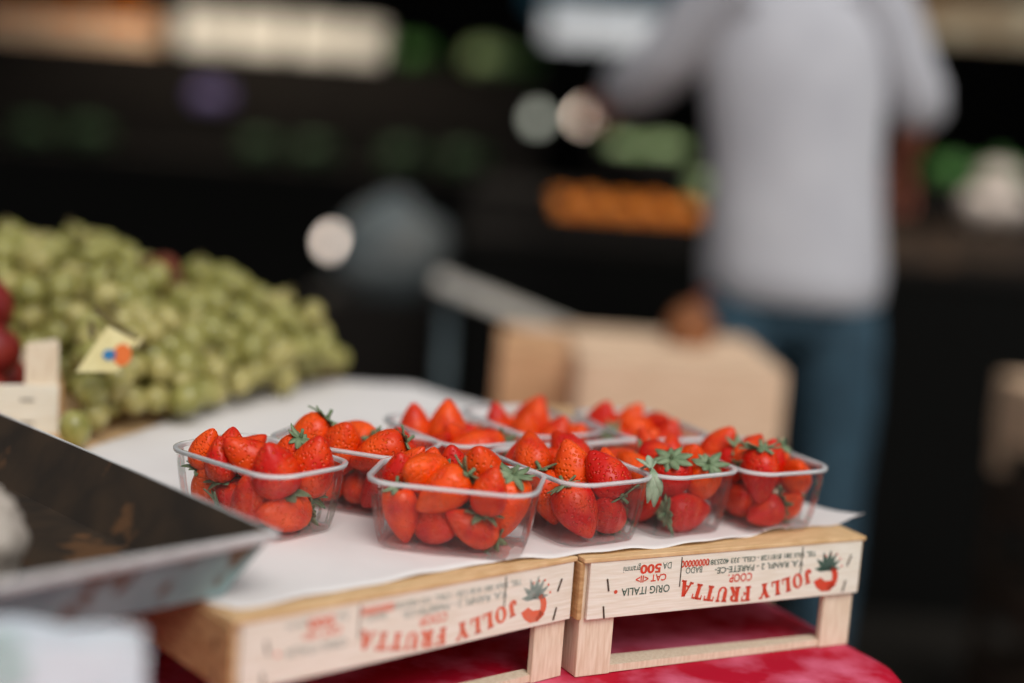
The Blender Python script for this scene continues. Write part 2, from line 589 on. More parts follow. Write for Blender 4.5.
# ------------------------------------------------------------------ wooden fruit crates
def crate(W, D, th, ph, label, group, loc, rz, upside_down=True, printed=False, tones=None, cat='crate', rail=True, post_w=0.034, boards=3, name='wooden_crate', w=None, top_gap=0.012, short_back=False, wp=None, staples=True):
    """origin at the front left foot; x along the front, y into the depth. Standing on its head the bottom boards are on top."""
    root = empty(name, loc, rz)
    tag(root, label, cat, group)
    wf, ws, wb, wp_ = (w or wood), (w or wood_side), (w or wood_board), (w or wood_post)
    bt, pt = 0.004, 0.0045
    top = th
    Z = (lambda a, b: (a, b)) if upside_down else (lambda a, b: (th - b, th - a))
    p_lo, p_hi = top - ph, top - bt
    fr = obj('front_panel', boxbm(0.004, W, -pt, 0, *Z(p_lo, p_hi)), wf, root, bevel=0.0008)
    bk = obj('back_panel', boxbm(0, W, D, D + pt, *Z(p_lo, p_hi)), wf, root, bevel=0.0008)
    for x0, x1 in ((-pt, 0), (W, W + pt)):
        obj('side_panel', boxbm(x0, x1, -pt * .6 if x0 < 0 else 0, D, *Z(p_lo, p_hi - 0.0005)), ws, root, bevel=0.0008)
    # bottom boards lie across the ends
    gap = top_gap
    bw = (D + 2 * pt - gap * (boards - 1)) / boards
    for k in range(boards):
        y0 = -pt + k * (bw + gap)
        obj('bottom_board', boxbm(-0.003, W + 0.003, y0 - (0.001 if k == 0 else 0), y0 + bw, *Z(p_hi, top)), wb, root, bevel=0.0008)
    pw = post_w
    for cx, cy in ((0, 0), (1, 0), (0, 1), (1, 1)):
        X0, Y0 = (0.0006 if cx == 0 else W - 0.0006), (0.0006 if cy == 0 else D - 0.0006)
        sx, sy = (1 if cx == 0 else -1), (1 if cy == 0 else -1)
        bm = bmesh.new()
        prism(bm, [(X0, Y0), (X0 + sx * pw, Y0), (X0 + sx * pw, Y0 + sy * 0.006), (X0 + sx * 0.006, Y0 + sy * pw), (X0, Y0 + sy * pw)], *Z(p_lo if (short_back and cy) else 0, p_hi - 0.0005))
        obj('corner_post', bm, wp_, root, bevel=0.0008)
    if rail:
        bm = bmesh.new()
        z0, z1 = Z(0.0005, 0.007)
        prism(bm, [(pw - .004, 0.002), (W - pw + .004, 0.003), (W - pw + .004, 0.016), (pw - .004, 0.026)], z0, z1)
        # keep the rail clear of the posts' faces
        obj('foot_rail', bm, wp_, root)
    if printed:
        print_panel(fr, W, p_hi, p_lo, -pt - 0.0003, tones or (ink_red, ink_green))
        for s, a, b in ((0.322, .03, .52), (0.765, .03, .50)):
            obj('split_in_wood', boxbm(s * W - .0005, s * W + .0005, -pt - .0004, -pt - .0001, p_hi - b * ph, p_hi - a * ph), crack_mat, fr)
        for s, t, a in ((.075, .38, -.2), (.068, .82, -.15), (.952, .33, .35), (.942, .78, .25)):
            M = Matrix.Translation((s * W, -pt - .0004, p_hi - t * ph)) @ Matrix.Rotation(a, 4, 'Y')
            obj('staple', boxbm(-.0006, .0006, -.0006, .0004, -.0055, .0055, M), staple_mat, fr)
        for t, yy in ((.35, .018), (.78, .018), (.3, D - .02), (.75, D - .02)):
            obj('staple', boxbm(-pt - .0008, -pt, yy - .0006, yy + .0006, p_hi - t * ph - .005, p_hi - t * ph + .005), staple_mat, root)
    return root

ZC = 0.857
TH = ZC - TZ - 0.0005
RIGHT = crate(0.297, 0.40, TH, 0.0546, 'upturned pale wooden crate under the right-hand punnets, its printing in sharp focus', None, (0.0745, 1.1935, TZ + .0005), 0.478, printed=True, name='fruit_crate')
ink_red2 = mat('faded_red_ink', lin(232, 104, 70), 0.7, lin(220, 120, 92), 160)
ink_green2 = mat('faded_green_ink', lin(128, 146, 136), 0.7, lin(164, 172, 162), 160)
LEFT = crate(0.322, 0.40, TH, 0.0546, 'upturned pale wooden crate with faded red printing beside the metal tray', None, (-0.1795, 0.984, TZ + .0005), 0.717, printed=True, tones=(ink_red2, ink_green2), name='fruit_crate')
# the row behind, under the grapes and the liner paper
a = 0.717
bl = Vector((-0.1795, 0.984, 0)) + Vector((-math.sin(a), math.cos(a), 0)) * 0.415
crate(0.322, 0.50, TH, 0.0546, 'plain upturned wooden crate under the green grapes, behind the left-hand printed crate', None, (bl.x, bl.y, TZ + .0005), a, name='fruit_crate', rail=False, boards=4)
a2 = 0.478
br = Vector((0.0765, 1.1945, 0)) + Vector((-math.sin(a2), math.cos(a2), 0)) * 0.415
crate(0.297, 0.16, TH, 0.0546, 'plain upturned wooden crate hidden under the paper behind the right-hand printed crate', None, (br.x, br.y, TZ + .0005), a2, name='fruit_crate', rail=False)

# ------------------------------------------------------------------ white liner paper
def resample(pts, n):
    pts = [Vector(p) for p in pts]
    d = [0.0]
    for p, q in zip(pts, pts[1:]):
        d.append(d[-1] + (q - p).length)
    out = []
    j = 0
    for k in range(n):
        t = d[-1] * k / (n - 1)
        while j < len(pts) - 2 and d[j + 1] < t:
            j += 1
        out.append(pts[j].lerp(pts[j + 1], (t - d[j]) / max(1e-9, d[j + 1] - d[j])))
    return out

def liner():
    fpx = [(212, 603), (239, 608), (285, 601), (329, 592), (370, 584), (410, 577), (450, 568), (500, 561), (540, 557), (580, 553), (604, 552), (640, 548), (666, 545), (697, 543), (735, 537), (779, 529), (813, 525), (840, 523), (864, 520)]
    front = [unz(u - 1, v + 3, ZC).xy for u, v in fpx]
    front = [Vector((-0.235, 1.035))] + front
    back = [Vector(p) for p in ((-0.425, 1.43), (-0.385, 1.56), (-0.36, 1.72), (-0.30, 1.88), (-0.225, 1.92), (-0.13, 1.93), (-0.07, 1.86), (0.0, 1.80), (0.12, 1.70), (0.19, 1.60), (0.27, 1.475), (0.325, 1.405))]
    nu, nv = 90, 60
    F, B = resample(front, nu), resample(back, nu)
    bm = bmesh.new()
    V = []
    for j in range(nv + 1):
        t = j / nv
        row = []
        for i in range(nu):
            p = F[i].lerp(B[i], t)
            s = i / (nu - 1)
            z = ZC + 0.0012
            # a soft crinkle along the loose front edge, the right corner curls up
            e = max(0.0, 1 - t / 0.10)
            z += e * (0.0010 + 0.0012 * math.sin(s * 46) + 0.0009 * math.sin(s * 83 + 1)) * (0.5 + s)
            c = max(0.0, (s - 0.93) / 0.07)
            z += 0.006 * c * c * (1 - abs(t - 0.2))
            z += 0.0003 * math.sin(p.x * 70 + p.y * 40) * math.sin(p.y * 61)
            row.append(bm.verts.new((p.x, p.y, z)))
        V.append(row)
    for j in range(nv):
        for i in range(nu - 1):
            bm.faces.new((V[j][i], V[j][i + 1], V[j + 1][i + 1], V[j + 1][i]))
    o = obj('liner_paper', bm, paper, smooth=True, solid=0.0005)
    tag(o, 'white paper sheet spread over the upturned crates beneath the strawberry punnets', 'paper')
liner()
PZ = ZC + 0.0022

# ------------------------------------------------------------------ clear plastic punnets
PL, PW, PH = 0.145, 0.100, 0.0597
def rrect(L, W, r, z, n=7, rib=0.0, nr=0):
    pts = []
    for cx, cy, a0 in ((L / 2 - r, W / 2 - r, 0), (-L / 2 + r, W / 2 - r, 90), (-L / 2 + r, -W / 2 + r, 180), (L / 2 - r, -W / 2 + r, 270)):
        for k in range(n + 1):
            a_ = math.radians(a0 + 90 * k / n)
            pts.append(Vector((cx + r * math.cos(a_), cy + r * math.sin(a_), z)))
    # even spacing so that the flutes run straight up the wall
    m = 132
    q = resample([p.to_3d() for p in pts + pts[:1]], m + 1)[:m]
    if rib:
        out = []
        for i, p in enumerate(q):
            t = (q[(i + 1) % m] - q[i - 1]).normalized()
            nn = Vector((t.y, -t.x, 0))
            out.append(p + nn * rib * (1 if (i // 2) % 2 else -1))
        return out
    return q

def punnet_mesh():
    bm = bmesh.new()
    rings = [rrect(PL * f, PW * g, .022 * f, z, rib=rb) for f, g, z, rb in
             ((.30, .26, .0012, 0), (.62, .54, .0012, 0), (.80, .74, .0008, 0), (.835, .785, .0022, 0), (.850, .805, .0065, .0004), (.862, .822, .012, .0009),
              (.885, .855, .022, .0009), (.91, .885, .034, .0009), (.928, .908, .045, .0007), (.938, .922, .0525, 0), (.942, .926, .0565, 0))]
    loft(bm, rings, cap=False)
    bm.verts.ensure_lookup_table()
    bm.faces.new(bm.verts[:132])
    return bm
def rim_mesh():
    bm = bmesh.new()
    rings = [rrect(PL - o_, PW - o_, .027 - o_ / 4, z) for o_, z in ((.0086, .0560), (.0084, .0590), (.0070, .0600), (.0012, .0600), (0, .0594), (0.0002, .0566), (.0012, .0566), (.0016, .0586), (.0070, .0588), (.0080, .0578), (.0086, .0560))]
    loft(bm, rings, cap=False)
    return bm
PUN = {'P1': (-.208, 1.222, -.68), 'a': (-.037, 1.198, -.113), 'P2': (-.135, 1.307, -.318), 'd': (.059, 1.274, -.96), 'e': (.141, 1.325, -.964),
       'f': (.233, 1.365, -1.051), 'P5': (-.048, 1.387, -.942), 'bb': (.025, 1.453, -.969), 'g': (.137, 1.475, -1.12)}
PNAME = {'P1': ('the tray-side punnet', 'tray-side clear plastic punnet of strawberries, leftmost and nearest the metal tray'),
         'a': ('the nearest punnet', 'nearest clear punnet of strawberries, set above the join of the two printed crates'),
         'P2': ('the wedged punnet', 'clear strawberry punnet wedged behind the tray-side punnet and the nearest punnet'),
         'd': ('the stalk-draped punnet', 'stalk-draped clear strawberry punnet just right of the nearest punnet, a leafy sprig over its rim'),
         'e': ('the tight-packed punnet', 'tight-packed clear strawberry punnet between the stalk-draped punnet and the rightmost one'),
         'f': ('the rightmost punnet', 'rightmost clear punnet of strawberries, beside the curled paper corner'),
         'P5': ('the middle heaped punnet', 'middle heaped clear punnet, its two big upright strawberries showing behind the nearest punnet'),
         'bb': ('the white-backed punnet', 'white-backed clear punnet of strawberries in the back row, left of the rear right punnet'),
         'g': ('the rear right punnet', 'rear right clear punnet of strawberries with a long bright rim')}
PLACED = {}
proto = None
for key, (x, y, yaw) in PUN.items():
    if proto is None:
        proto = obj('punnet', punnet_mesh(), film, smooth=True)
        obj('rim', rim_mesh(), rim_film, proto, smooth=True)['label'] = 'rolled rim with white highlights painted in'
        o = proto
    else:
        o = copy_tree(proto)
    o.location = (x, y, PZ)
    o.rotation_euler = (0, 0, yaw)
    tag(o, PNAME[key][1], 'punnet', 'clear strawberry punnets on the crates')
    PLACED[key] = o

# ------------------------------------------------------------------ strawberries, each a fruit with its leafy calyx
def strawberry_mesh(k):
    rnd = random.Random(k)
    n = 28
    prof = [(0.02, -.565), (.17, -.60), (.31, -.575), (.42, -.47), (.485, -.30), (.50, -.12), (.475, .08), (.42, .26), (.33, .44), (.23, .60), (.13, .73), (.05, .795), (0.008, .81)]
    fat, ln, bend, flat = [(1, 1, .0, 1), (1.04, .90, .06, .9), (.95, 1.06, -.08, .94), (1.02, .96, .05, 1.06)][k % 4]
    ph = [rnd.uniform(0, 6.3) for _ in range(4)]
    bm = bmesh.new()
    rings = []
    for r, z in prof:
        ring = []
        for i in range(n):
            a_ = 2 * PI * i / n
            rr = r * fat * (1 + .035 * math.sin(2 * a_ + ph[0] + z) + .03 * math.sin(3 * a_ + ph[1] + 2 * z))
            ring.append((rr * math.cos(a_) + bend * z * z, rr * math.sin(a_) * flat, z * ln))
        rings.append(ring)
    loft(bm, rings)
    return bm
def calyx_mesh(k):
    rnd = random.Random(50 + k)
    bm = bmesh.new()
    n = 9
    ln = [1, .90, 1.06, .96][k % 4]
    for i in range(n):
        a0 = 2 * PI * i / n + rnd.uniform(-.15, .15)
        L_ = rnd.uniform(.38, .58)
        curl = rnd.uniform(-.05, .32)
        w = rnd.uniform(.085, .12)
        row = []
        for s, ww in ((0.03, .5), (.3, 1), (.62, .95), (.88, .5), (1.0, .05)):
            r = s * L_
            z = -.605 * ln + .10 * s * s * (1 - curl * 3) - curl * s * s * .55
            d = Vector((math.cos(a0), math.sin(a0), 0))
            t = Vector((-math.sin(a0), math.cos(a0), 0))
            c = d * r + Vector((0, 0, z - .015))
            row.append([c - t * w * ww, c + Vector((0, 0, -.025)), c + t * w * ww])
        V = [[bm.verts.new(p) for p in r_] for r_ in row]
        for p, q in zip(V, V[1:]):
            for j in range(2):
                bm.faces.new((p[j], p[j + 1], q[j + 1], q[j]))
    tube(bm, [(0, 0, -.60 * ln), (.02, .01, -.72 * ln), (.06, .02, -.86 * ln)], [.05, .04, .035], 6)
    return bm
BERRY = []
for k in range(4):
    o = obj('strawberry', strawberry_mesh(k), berry_mat, smooth=True)
    c = obj('calyx', calyx_mesh(k), calyx_mat, o, smooth=True, solid=0.02)
    c['label'] = 'grey-green leafy calyx'
    BERRY.append(o)
DATA = {"P1":[[-433,-244,651,34,9,93,255,1],[-199,-261,535,5,-18,98,294,1],[54,-119,648,-41,-74,52,353,1],[102,255,568,-42,-11,-90,314,1],[392,-167,587,0,-48,87,372,1],[423,211,536,30,-3,95,372,1],[414,-62,188,-7,-100,5,333,1],[-109,-120,219,36,86,37,333,1],[178,144,223,-37,-76,53,314,1],[-411,-201,245,9,-40,91,294,1],[-460,209,483,39,63,67,287,0],[-135,220,156,-90,42,5,265,0],[-381,108,178,56,-75,-35,292,0],[-366,-28,549,0,19,98,285,0],[-184,163,430,46,-68,57,317,0],[163,-217,274,6,-7,100,321,0]],"a":[[-490,25,560,-10,-33,94,294,1],[-461,243,687,55,-7,83,235,1],[-267,-86,736,-40,-83,39,353,1],[-279,238,481,6,9,99,333,1],[-83,261,731,-15,-30,94,255,1],[181,161,667,-8,-55,83,392,1],[-425,-184,296,22,9,-97,314,1],[-68,-209,512,-75,-35,-57,372,1],[-149,-82,198,48,-87,-10,353,1],[419,17,395,-18,6,-98,392,1],[190,-208,216,-77,-44,46,314,1],[385,232,177,81,-14,57,235,1],[-435,141,154,-44,-90,5,261,0],[76,161,171,74,-67,5,296,0],[306,-259,572,17,-7,98,311,0],[-24,117,398,-34,93,12,267,0]],"P2":[[-383,-190,702,-56,-31,-77,353,1],[-382,68,599,-90,5,43,255,1],[-66,-193,577,41,-36,84,372,1],[-125,254,601,-95,30,-2,314,1],[347,-224,644,-80,-42,-42,353,1],[375,-203,270,-59,-27,-76,333,1],[152,209,280,63,15,-76,323,0],[-147,221,156,-91,40,5,264,0],[84,-107,175,25,-97,9,300,0],[429,104,239,43,48,77,304,0],[-435,89,163,7,100,5,279,0],[336,251,503,-15,-31,94,286,0],[-331,229,355,95,-29,-12,262,0],[-417,-148,367,49,-75,-43,311,0],[203,-56,415,-46,-88,12,269,0],[-192,-102,188,5,-90,-43,306,0]],"d":[[-476,-209,496,-25,8,97,274,1],[-300,-196,707,-59,19,78,314,1],[-321,28,503,80,5,60,294,1],[125,-35,595,-20,-26,94,353,1],[422,97,624,-54,-40,74,333,1],[-317,233,717,-75,-20,63,314,1],[-429,261,480,-72,-6,69,255,1],[-8,-217,336,30,19,-94,333,1],[383,-188,299,43,34,-84,353,1],[407,144,237,54,-62,58,333,1],[-13,218,354,68,3,-74,333,1],[229,261,511,-34,10,94,294,1],[-434,146,167,-33,-84,-42,267,0],[-194,26,241,-6,-66,75,309,0],[116,16,169,-71,56,-43,271,0],[-345,-204,170,89,-44,5,294,0]],"e":[[317,-79,506,-38,42,-82,353,1],[43,0,673,97,25,3,314,1],[186,252,605,48,-17,86,294,1],[-374,245,577,-31,-33,89,274,1],[-118,277,589,-15,12,98,274,1],[417,216,455,-50,23,-83,333,1],[113,-195,226,93,-17,33,353,1],[418,34,186,7,100,2,333,1],[-351,-193,182,87,-45,-21,306,0],[-104,214,232,80,2,59,317,0],[-352,-251,439,-99,11,11,280,0],[-438,16,440,-69,-60,41,267,0],[-438,160,213,7,70,71,273,0],[-173,-34,352,-68,21,-71,293,0],[158,144,158,48,88,3,271,0],[30,-263,520,-92,1,38,288,0]],"f":[[-202,-208,679,37,15,92,353,1],[-70,7,526,16,9,98,294,1],[223,46,559,15,18,97,353,1],[432,-198,555,21,-5,-98,372,1],[376,216,200,81,-18,56,274,1],[178,-190,223,76,-50,42,333,1],[66,-239,517,-37,-13,-92,333,1],[43,271,511,-38,-9,-92,274,1],[442,-90,172,-10,-89,-44,274,1],[-396,120,188,-47,-88,-2,329,0],[-13,179,163,82,-57,5,280,0],[-418,-144,371,-4,98,19,291,0],[-215,-127,175,-56,-82,4,304,0],[-339,236,477,-97,-9,21,320,0],[431,229,489,62,-41,67,301,0],[192,-163,872,-20,77,60,270,0]],"P5":[[-330,-250,587,-8,-11,99,333,1],[-103,-36,668,-7,2,100,372,1],[188,-127,680,23,-71,66,255,1],[456,-40,590,-7,-100,-5,372,1],[152,-265,479,77,-10,63,274,1],[-420,146,180,-38,-82,-43,291,0],[143,164,156,44,-90,-3,263,0],[-280,-226,161,-100,6,-2,273,0],[-466,-37,369,-6,65,76,284,0],[358,-224,257,-55,3,-84,297,0],[49,-129,205,-12,93,35,311,0],[413,96,167,-29,96,5,288,0],[209,28,386,-87,36,34,276,0],[-183,236,431,-100,-5,3,323,0],[-146,117,170,40,92,5,295,0],[330,252,368,-98,2,-17,268,0]],"bb":[[-184,-278,590,-7,-10,99,274,1],[-49,79,664,21,4,98,314,1],[275,-260,578,36,-11,93,314,1],[471,-32,573,19,25,95,333,1],[-314,210,639,38,24,89,333,1],[437,222,458,48,24,85,294,1],[-382,110,190,42,-79,-44,307,0],[-112,-94,174,23,-88,-42,280,0],[170,176,182,85,53,5,320,0],[-384,-131,410,-44,-89,14,325,0],[137,-170,169,37,83,-42,270,0],[122,-20,409,78,53,32,295,0],[-155,226,262,25,25,-93,280,0],[414,-72,183,-12,-99,5,321,0],[-353,-217,157,90,-44,5,267,0],[129,256,471,79,2,61,291,0]],"g":[[-354,-247,606,27,-2,96,333,1],[-333,65,608,20,40,89,294,1],[-39,12,563,-34,-66,67,294,1],[-37,230,714,94,-3,34,294,1],[147,268,499,14,16,98,274,1],[-181,253,429,88,40,28,274,1],[367,-188,225,-72,-40,-57,325,0],[35,-49,179,-95,-30,4,315,0],[177,-157,441,15,-94,30,305,0],[-443,147,199,0,80,60,264,0],[406,114,476,-12,-96,26,311,0],[-365,-192,199,77,-42,-48,310,0],[-106,201,174,90,44,5,304,0],[344,153,186,74,-65,-16,318,0],[461,-230,560,45,47,75,289,0],[-123,-193,398,-54,69,-48,296,0]]}
ORD = ['first', 'second', 'third', 'fourth', 'fifth', 'sixth', 'seventh', 'eighth', 'ninth', 'tenth', 'eleventh', 'twelfth', 'thirteenth', 'fourteenth', 'fifteenth', 'sixteenth']
def to_px(p):
    q = cam.matrix_world.inverted() @ Vector(p)
    return (512 + F_PX * q.x / -q.z, 341.5 - F_PX * q.y / -q.z)
used = set()
for key, rows in DATA.items():
    x, y, yaw = PUN[key]
    R = Matrix.Translation((x, y, PZ)) @ Matrix.Rotation(yaw, 4, 'Z')
    items = []
    for i, (ox, oy, oz, ax, ay, az, dm, top) in enumerate(rows):
        lim = 470 if key in ('P5', 'bb', 'g') else 530
        oz = oz if oz < lim else lim + (oz - lim) * .40
        o_ = R @ Vector((ox / 1e4, oy / 1e4, oz / 1e4 - .0008))
        d_ = (R.to_3x3() @ Vector((ax, ay, az))).normalized()
        items.append((o_, d_, dm / 1e4))
    layers = {'top layer': [], 'middle layer': [], 'bottom layer': []}
    order = sorted(range(len(items)), key=lambda i: -items[i][0].z)
    for rank, i in enumerate(order):
        layers['top layer' if rank < 6 else 'middle layer' if rank < 11 else 'bottom layer'].append(i)
    for lay, idx in layers.items():
        idx.sort(key=lambda i: to_px(items[i][0])[0])
        for n_, i in enumerate(idx):
            o_, d_, dm = items[i]
            k = (i * 7 + len(key) + int(dm * 1e5)) % 4
            src = BERRY[k]
            o = src if k not in used else copy_tree(src)
            used.add(k)
            o.rotation_mode = 'QUATERNION'
            o.rotation_quaternion = Vector((0, 0, 1)).rotation_difference(d_) @ Quaternion((0, 0, 1), i * 1.7)
            o.location = o_
            o.scale = (dm * 1.06,) * 3
            way = 'tip up' if d_.z > .6 else 'tip down' if d_.z < -.6 else 'lying tip left' if d_.x < -.5 else 'lying tip right' if d_.x > .5 else 'lying tip forward' if d_.y < 0 else 'lying tip back'
            tag(o, 'red strawberry %s, %s from left in %s of %s' % (way, ORD[n_], lay, PNAME[key][0]), 'strawberry', 'strawberries in ' + PNAME[key][0])

# a loose leafy sprig hanging over a rim
def sprig():
    p = unz(650, 471, PZ + .0615)
    root = empty('leaf_sprig', p)
    tag(root, 'pale green leafy sprig hanging over the rim of the stalk-draped punnet', 'leaf')
    out = Vector((.45, -.89, 0))
    side = Vector((.89, .45, 0))
    for i, (s, ln, w, up) in enumerate(((-.5, .022, .0035, 1), (.1, .026, .004, 1), (.55, .018, .003, 1), (-.25, .030, .0055, 0), (.15, .034, .006, 0), (.5, .024, .0045, 0))):
        bm = bmesh.new()
        rows = []
        for k in range(7):
            t = k / 6
            if up:
                c = out * (.001 - .010 * t) + side * (s * .020 * t) + Vector((0, 0, .002 + ln * .62 * t - .006 * t * t))
            else:
                c = out * (.004 + .0045 * math.sin(t * 2.4)) + side * (s * .018 * t) + Vector((0, 0, .003 - ln * t))
            ww = w * math.sin(PI * (.08 + .88 * t))
            rows.append([c - side * ww, c + out * .0012, c + side * ww])
        loft(bm, rows, closed=False)
        obj('leaf', bm, sprig_mat, root, smooth=True, solid=.0005)
    bm = bmesh.new()
    tube(bm, [out * -.016 + Vector((0, 0, -.002)), out * -.006 + Vector((0, 0, .003)), out * .003 + Vector((0, 0, .003)), out * .007 + Vector((0, 0, -.004))], .0013, 6)
    obj('stalk', bm, sprig_mat, root)
sprig_mat = mat('pale_sprig_leaf', lin(168, 182, 156), 0.6, lin(130, 150, 120), 120)
sprig()

# ------------------------------------------------------------------ green grapes in a heap behind the liner paper
def heap_h(x, y):
    p = Vector((x, y)) - Vector((-0.43, 1.46))
    d = p.dot(Vector((-0.88, 0.475)))
    s = p.dot(Vector((0.475, 0.88)))
    return d, s
def grapes():
    A = Vector((-0.43, 1.46))
    dd, ss = Vector((-0.88, 0.475)), Vector((0.475, 0.88))
    edge = lambda s: -0.02 if s < 0.13 else (-0.02 + (s - .13) * .09)          # the paper's curve
    rnd = random.Random(11)
    g = bmesh.new()
    lath = []
    bmesh.ops.create_uvsphere(g, u_segments=14, v_segments=10, radius=1)
    for v in g.verts:
        v.co = Vector((v.co.x * .0168, v.co.y * .0168, v.co.z * .0200))
    first = obj('grape', g, grape_mats[0], smooth=True)
    g2 = bmesh.new()
    bmesh.ops.create_uvsphere(g2, u_segments=14, v_segments=10, radius=1)
    for v in g2.verts:
        v.co = Vector((v.co.x * .0155, v.co.y * .0155, v.co.z * .0176))
    second = obj('grape', g2, grape_mats[1], smooth=True)
    # bunch centres over the heap (d inward, s along the front)
    cen = [(.035, .02), (.045, .15), (.045, .28), (.05, .41), (.04, .47), (.16, .07), (.15, .15), (.15, .26), (.16, .39), (.27, .05), (.27, .17), (.28, .30), (.37, .06), (.38, .22)]
    where = ['lowest at the left front, beside the nectarine crate', 'at the front beneath the little paper label', 'at the front middle, bulging over the paper', 'at the front right, its fat grapes catching the light', 'at the right tip of the heap',
             'in the second row beside the crate post', 'in the second row behind the paper label', 'in the second row, with the dry leaf above it', 'in the second row at the right shoulder', 'in the third row at the left', 'in the third row, middle', 'in the third row, right', 'at the crest of the heap on the left', 'at the rear crest of the heap']
    bunches = []
    for (d, s), wh in zip(cen, where):
        p = A + dd * d + ss * s
        h = 0.10 * min(1, max(0.05, d) / .05) ** .6 + .27 * d
        root = empty('grape_bunch', (p.x, p.y, ZC + h))
        tag(root, 'bunch of green grapes ' + wh, 'grapes', 'bunches of green grapes in the heap')
        bunches.append((root, d, s, h, []))
    pts = []
    step = 0.0325
    for layer in range(6):
        d = -0.02
        row = 0
        while d < 0.43:
            s = -0.06 + (row % 2) * step / 2
            while s < 0.52:
                jd, js = d + rnd.uniform(-.005, .005), s + rnd.uniform(-.005, .005)
                s += step
                if jd < edge(js) + layer * .006 or jd > 0.44 - js * .3:
                    continue
                q_ = A + dd * jd + ss * js - Vector((-0.462, 1.478))
                lx_, ly_ = -(q_.x * .94 + q_.y * .343), -q_.x * .343 + q_.y * .94
                if -.026 < lx_ < .34 and -.05 < ly_ < .235:
                    continue
                if .012 < lx_ < .40 and -.20 < ly_ <= -.05:
                    continue
                if layer == 0 and rnd.random() < .22:
                    continue
                if layer >= 2 and not (layer == 2 and jd <= .10) and not (ly_ < .36 and lx_ > -.12 and jd > .06):
                    continue
                b = min(range(len(cen)), key=lambda k: (cen[k][0] - jd) ** 2 + (cen[k][1] - js) ** 2)
                r = math.hypot(cen[b][0] - jd, cen[b][1] - js)
                lobe = .030 * max(-.8, 1 - (r / .066) ** 2)
                tail = max(0.0, min(1.0, (0.50 - js) / .09))
                h = (.070 * min(1, max(0.0, jd + .028) / .06) ** .65 + .235 * max(0, jd)) * tail + lobe - layer * .029 + rnd.uniform(-.008, .008)
                if h < 0.0165:
                    if layer == 0:
                        h = 0.0180
                    else:
                        continue
                p = A + dd * jd + ss * js
                pts.append((p.x, p.y, ZC + h + .001, b))
            d += step * .87
            row += 1
    made = {0: False, 1: False}
    for x, y, z, b in pts:
        root = bunches[b][0]
        if len(bunches[b][4]) >= 95:
            continue
        k = rnd.random() < .35
        src = second if k else first
        if not made[k]:
            o = src
            made[k] = True
            o.parent = root
        else:
            o = src.copy()
            COL.objects.link(o)
            o.parent = root
        o.location = Vector((x, y, z)) - root.location
        o.rotation_euler = (rnd.uniform(-1, 1), rnd.uniform(-1, 1), rnd.uniform(0, 3))
        sc = rnd.uniform(.92, 1.08)
        o.scale = (sc, sc, sc)
        bunches[b][4].append(o.location.copy())
    for root, d, s, h, locs in bunches:
        if not locs:
            bpy.data.objects.remove(root)
            continue
        bm = bmesh.new()
        top = max(locs, key=lambda q: q.z)
        mid = sum(locs, Vector((0, 0, 0))) / len(locs)
        tip = top + Vector((rnd.uniform(-.03, .03), -.02, .022))
        tube(bm, [mid + Vector((0, 0, -.02)), mid + Vector((.005, 0, .008)), top.lerp(mid, .4), tip], [.0022, .0026, .0028, .0032], 6)
        for q in rnd.sample(locs, min(14, len(locs))):
            tube(bm, [mid.lerp(q, .15), mid.lerp(q, .6) + Vector((0, 0, .003)), q], [.0014, .0011, .0009], 5)
        obj('stem', bm, stem_mat, root, smooth=True)
    # woody cut stalk and a dry leaf on two of the bunches
    def w2l(root, p):
        return Vector(p) - root.location
    r = bunches[1][0]
    bm = bmesh.new()
    P = [uny(94, 308, 1.50), uny(112, 322, 1.50), uny(132, 336, 1.505), uny(148, 350, 1.52)]
    tube(bm, [w2l(r, p) for p in P], [.0042, .0036, .0034, .003], 7)
    obj('stalk', bm, stem_mat, r, smooth=True)['label'] = 'woody brown cut stalk'
    r = bunches[7][0]
    bm = bmesh.new()
    c = uny(162, 288, 1.75)
    rows = []
    for i in range(7):
        t = i / 6
        w = .017 * math.sin(PI * min(1, t * .9 + .1)) + .001
        q = c + Vector((-.022 + .05 * t, .01 * t, .030 - .062 * t + .012 * math.sin(t * 5)))
        rows.append([w2l(r, q + Vector((-.004, 0, -w * .6))), w2l(r, q + Vector((0, .006, 0))), w2l(r, q + Vector((w, .0, w)))])
    loft(bm, rows, closed=False)
    tube(bm, [w2l(r, c + Vector((.025, .01, -.03))), w2l(r, c + Vector((.033, .02, -.065)))], .0018, 5)
    obj('leaf', bm, leaf_dry, r, smooth=True, solid=.001)['label'] = 'curled rust-brown dry leaf'
grapes()

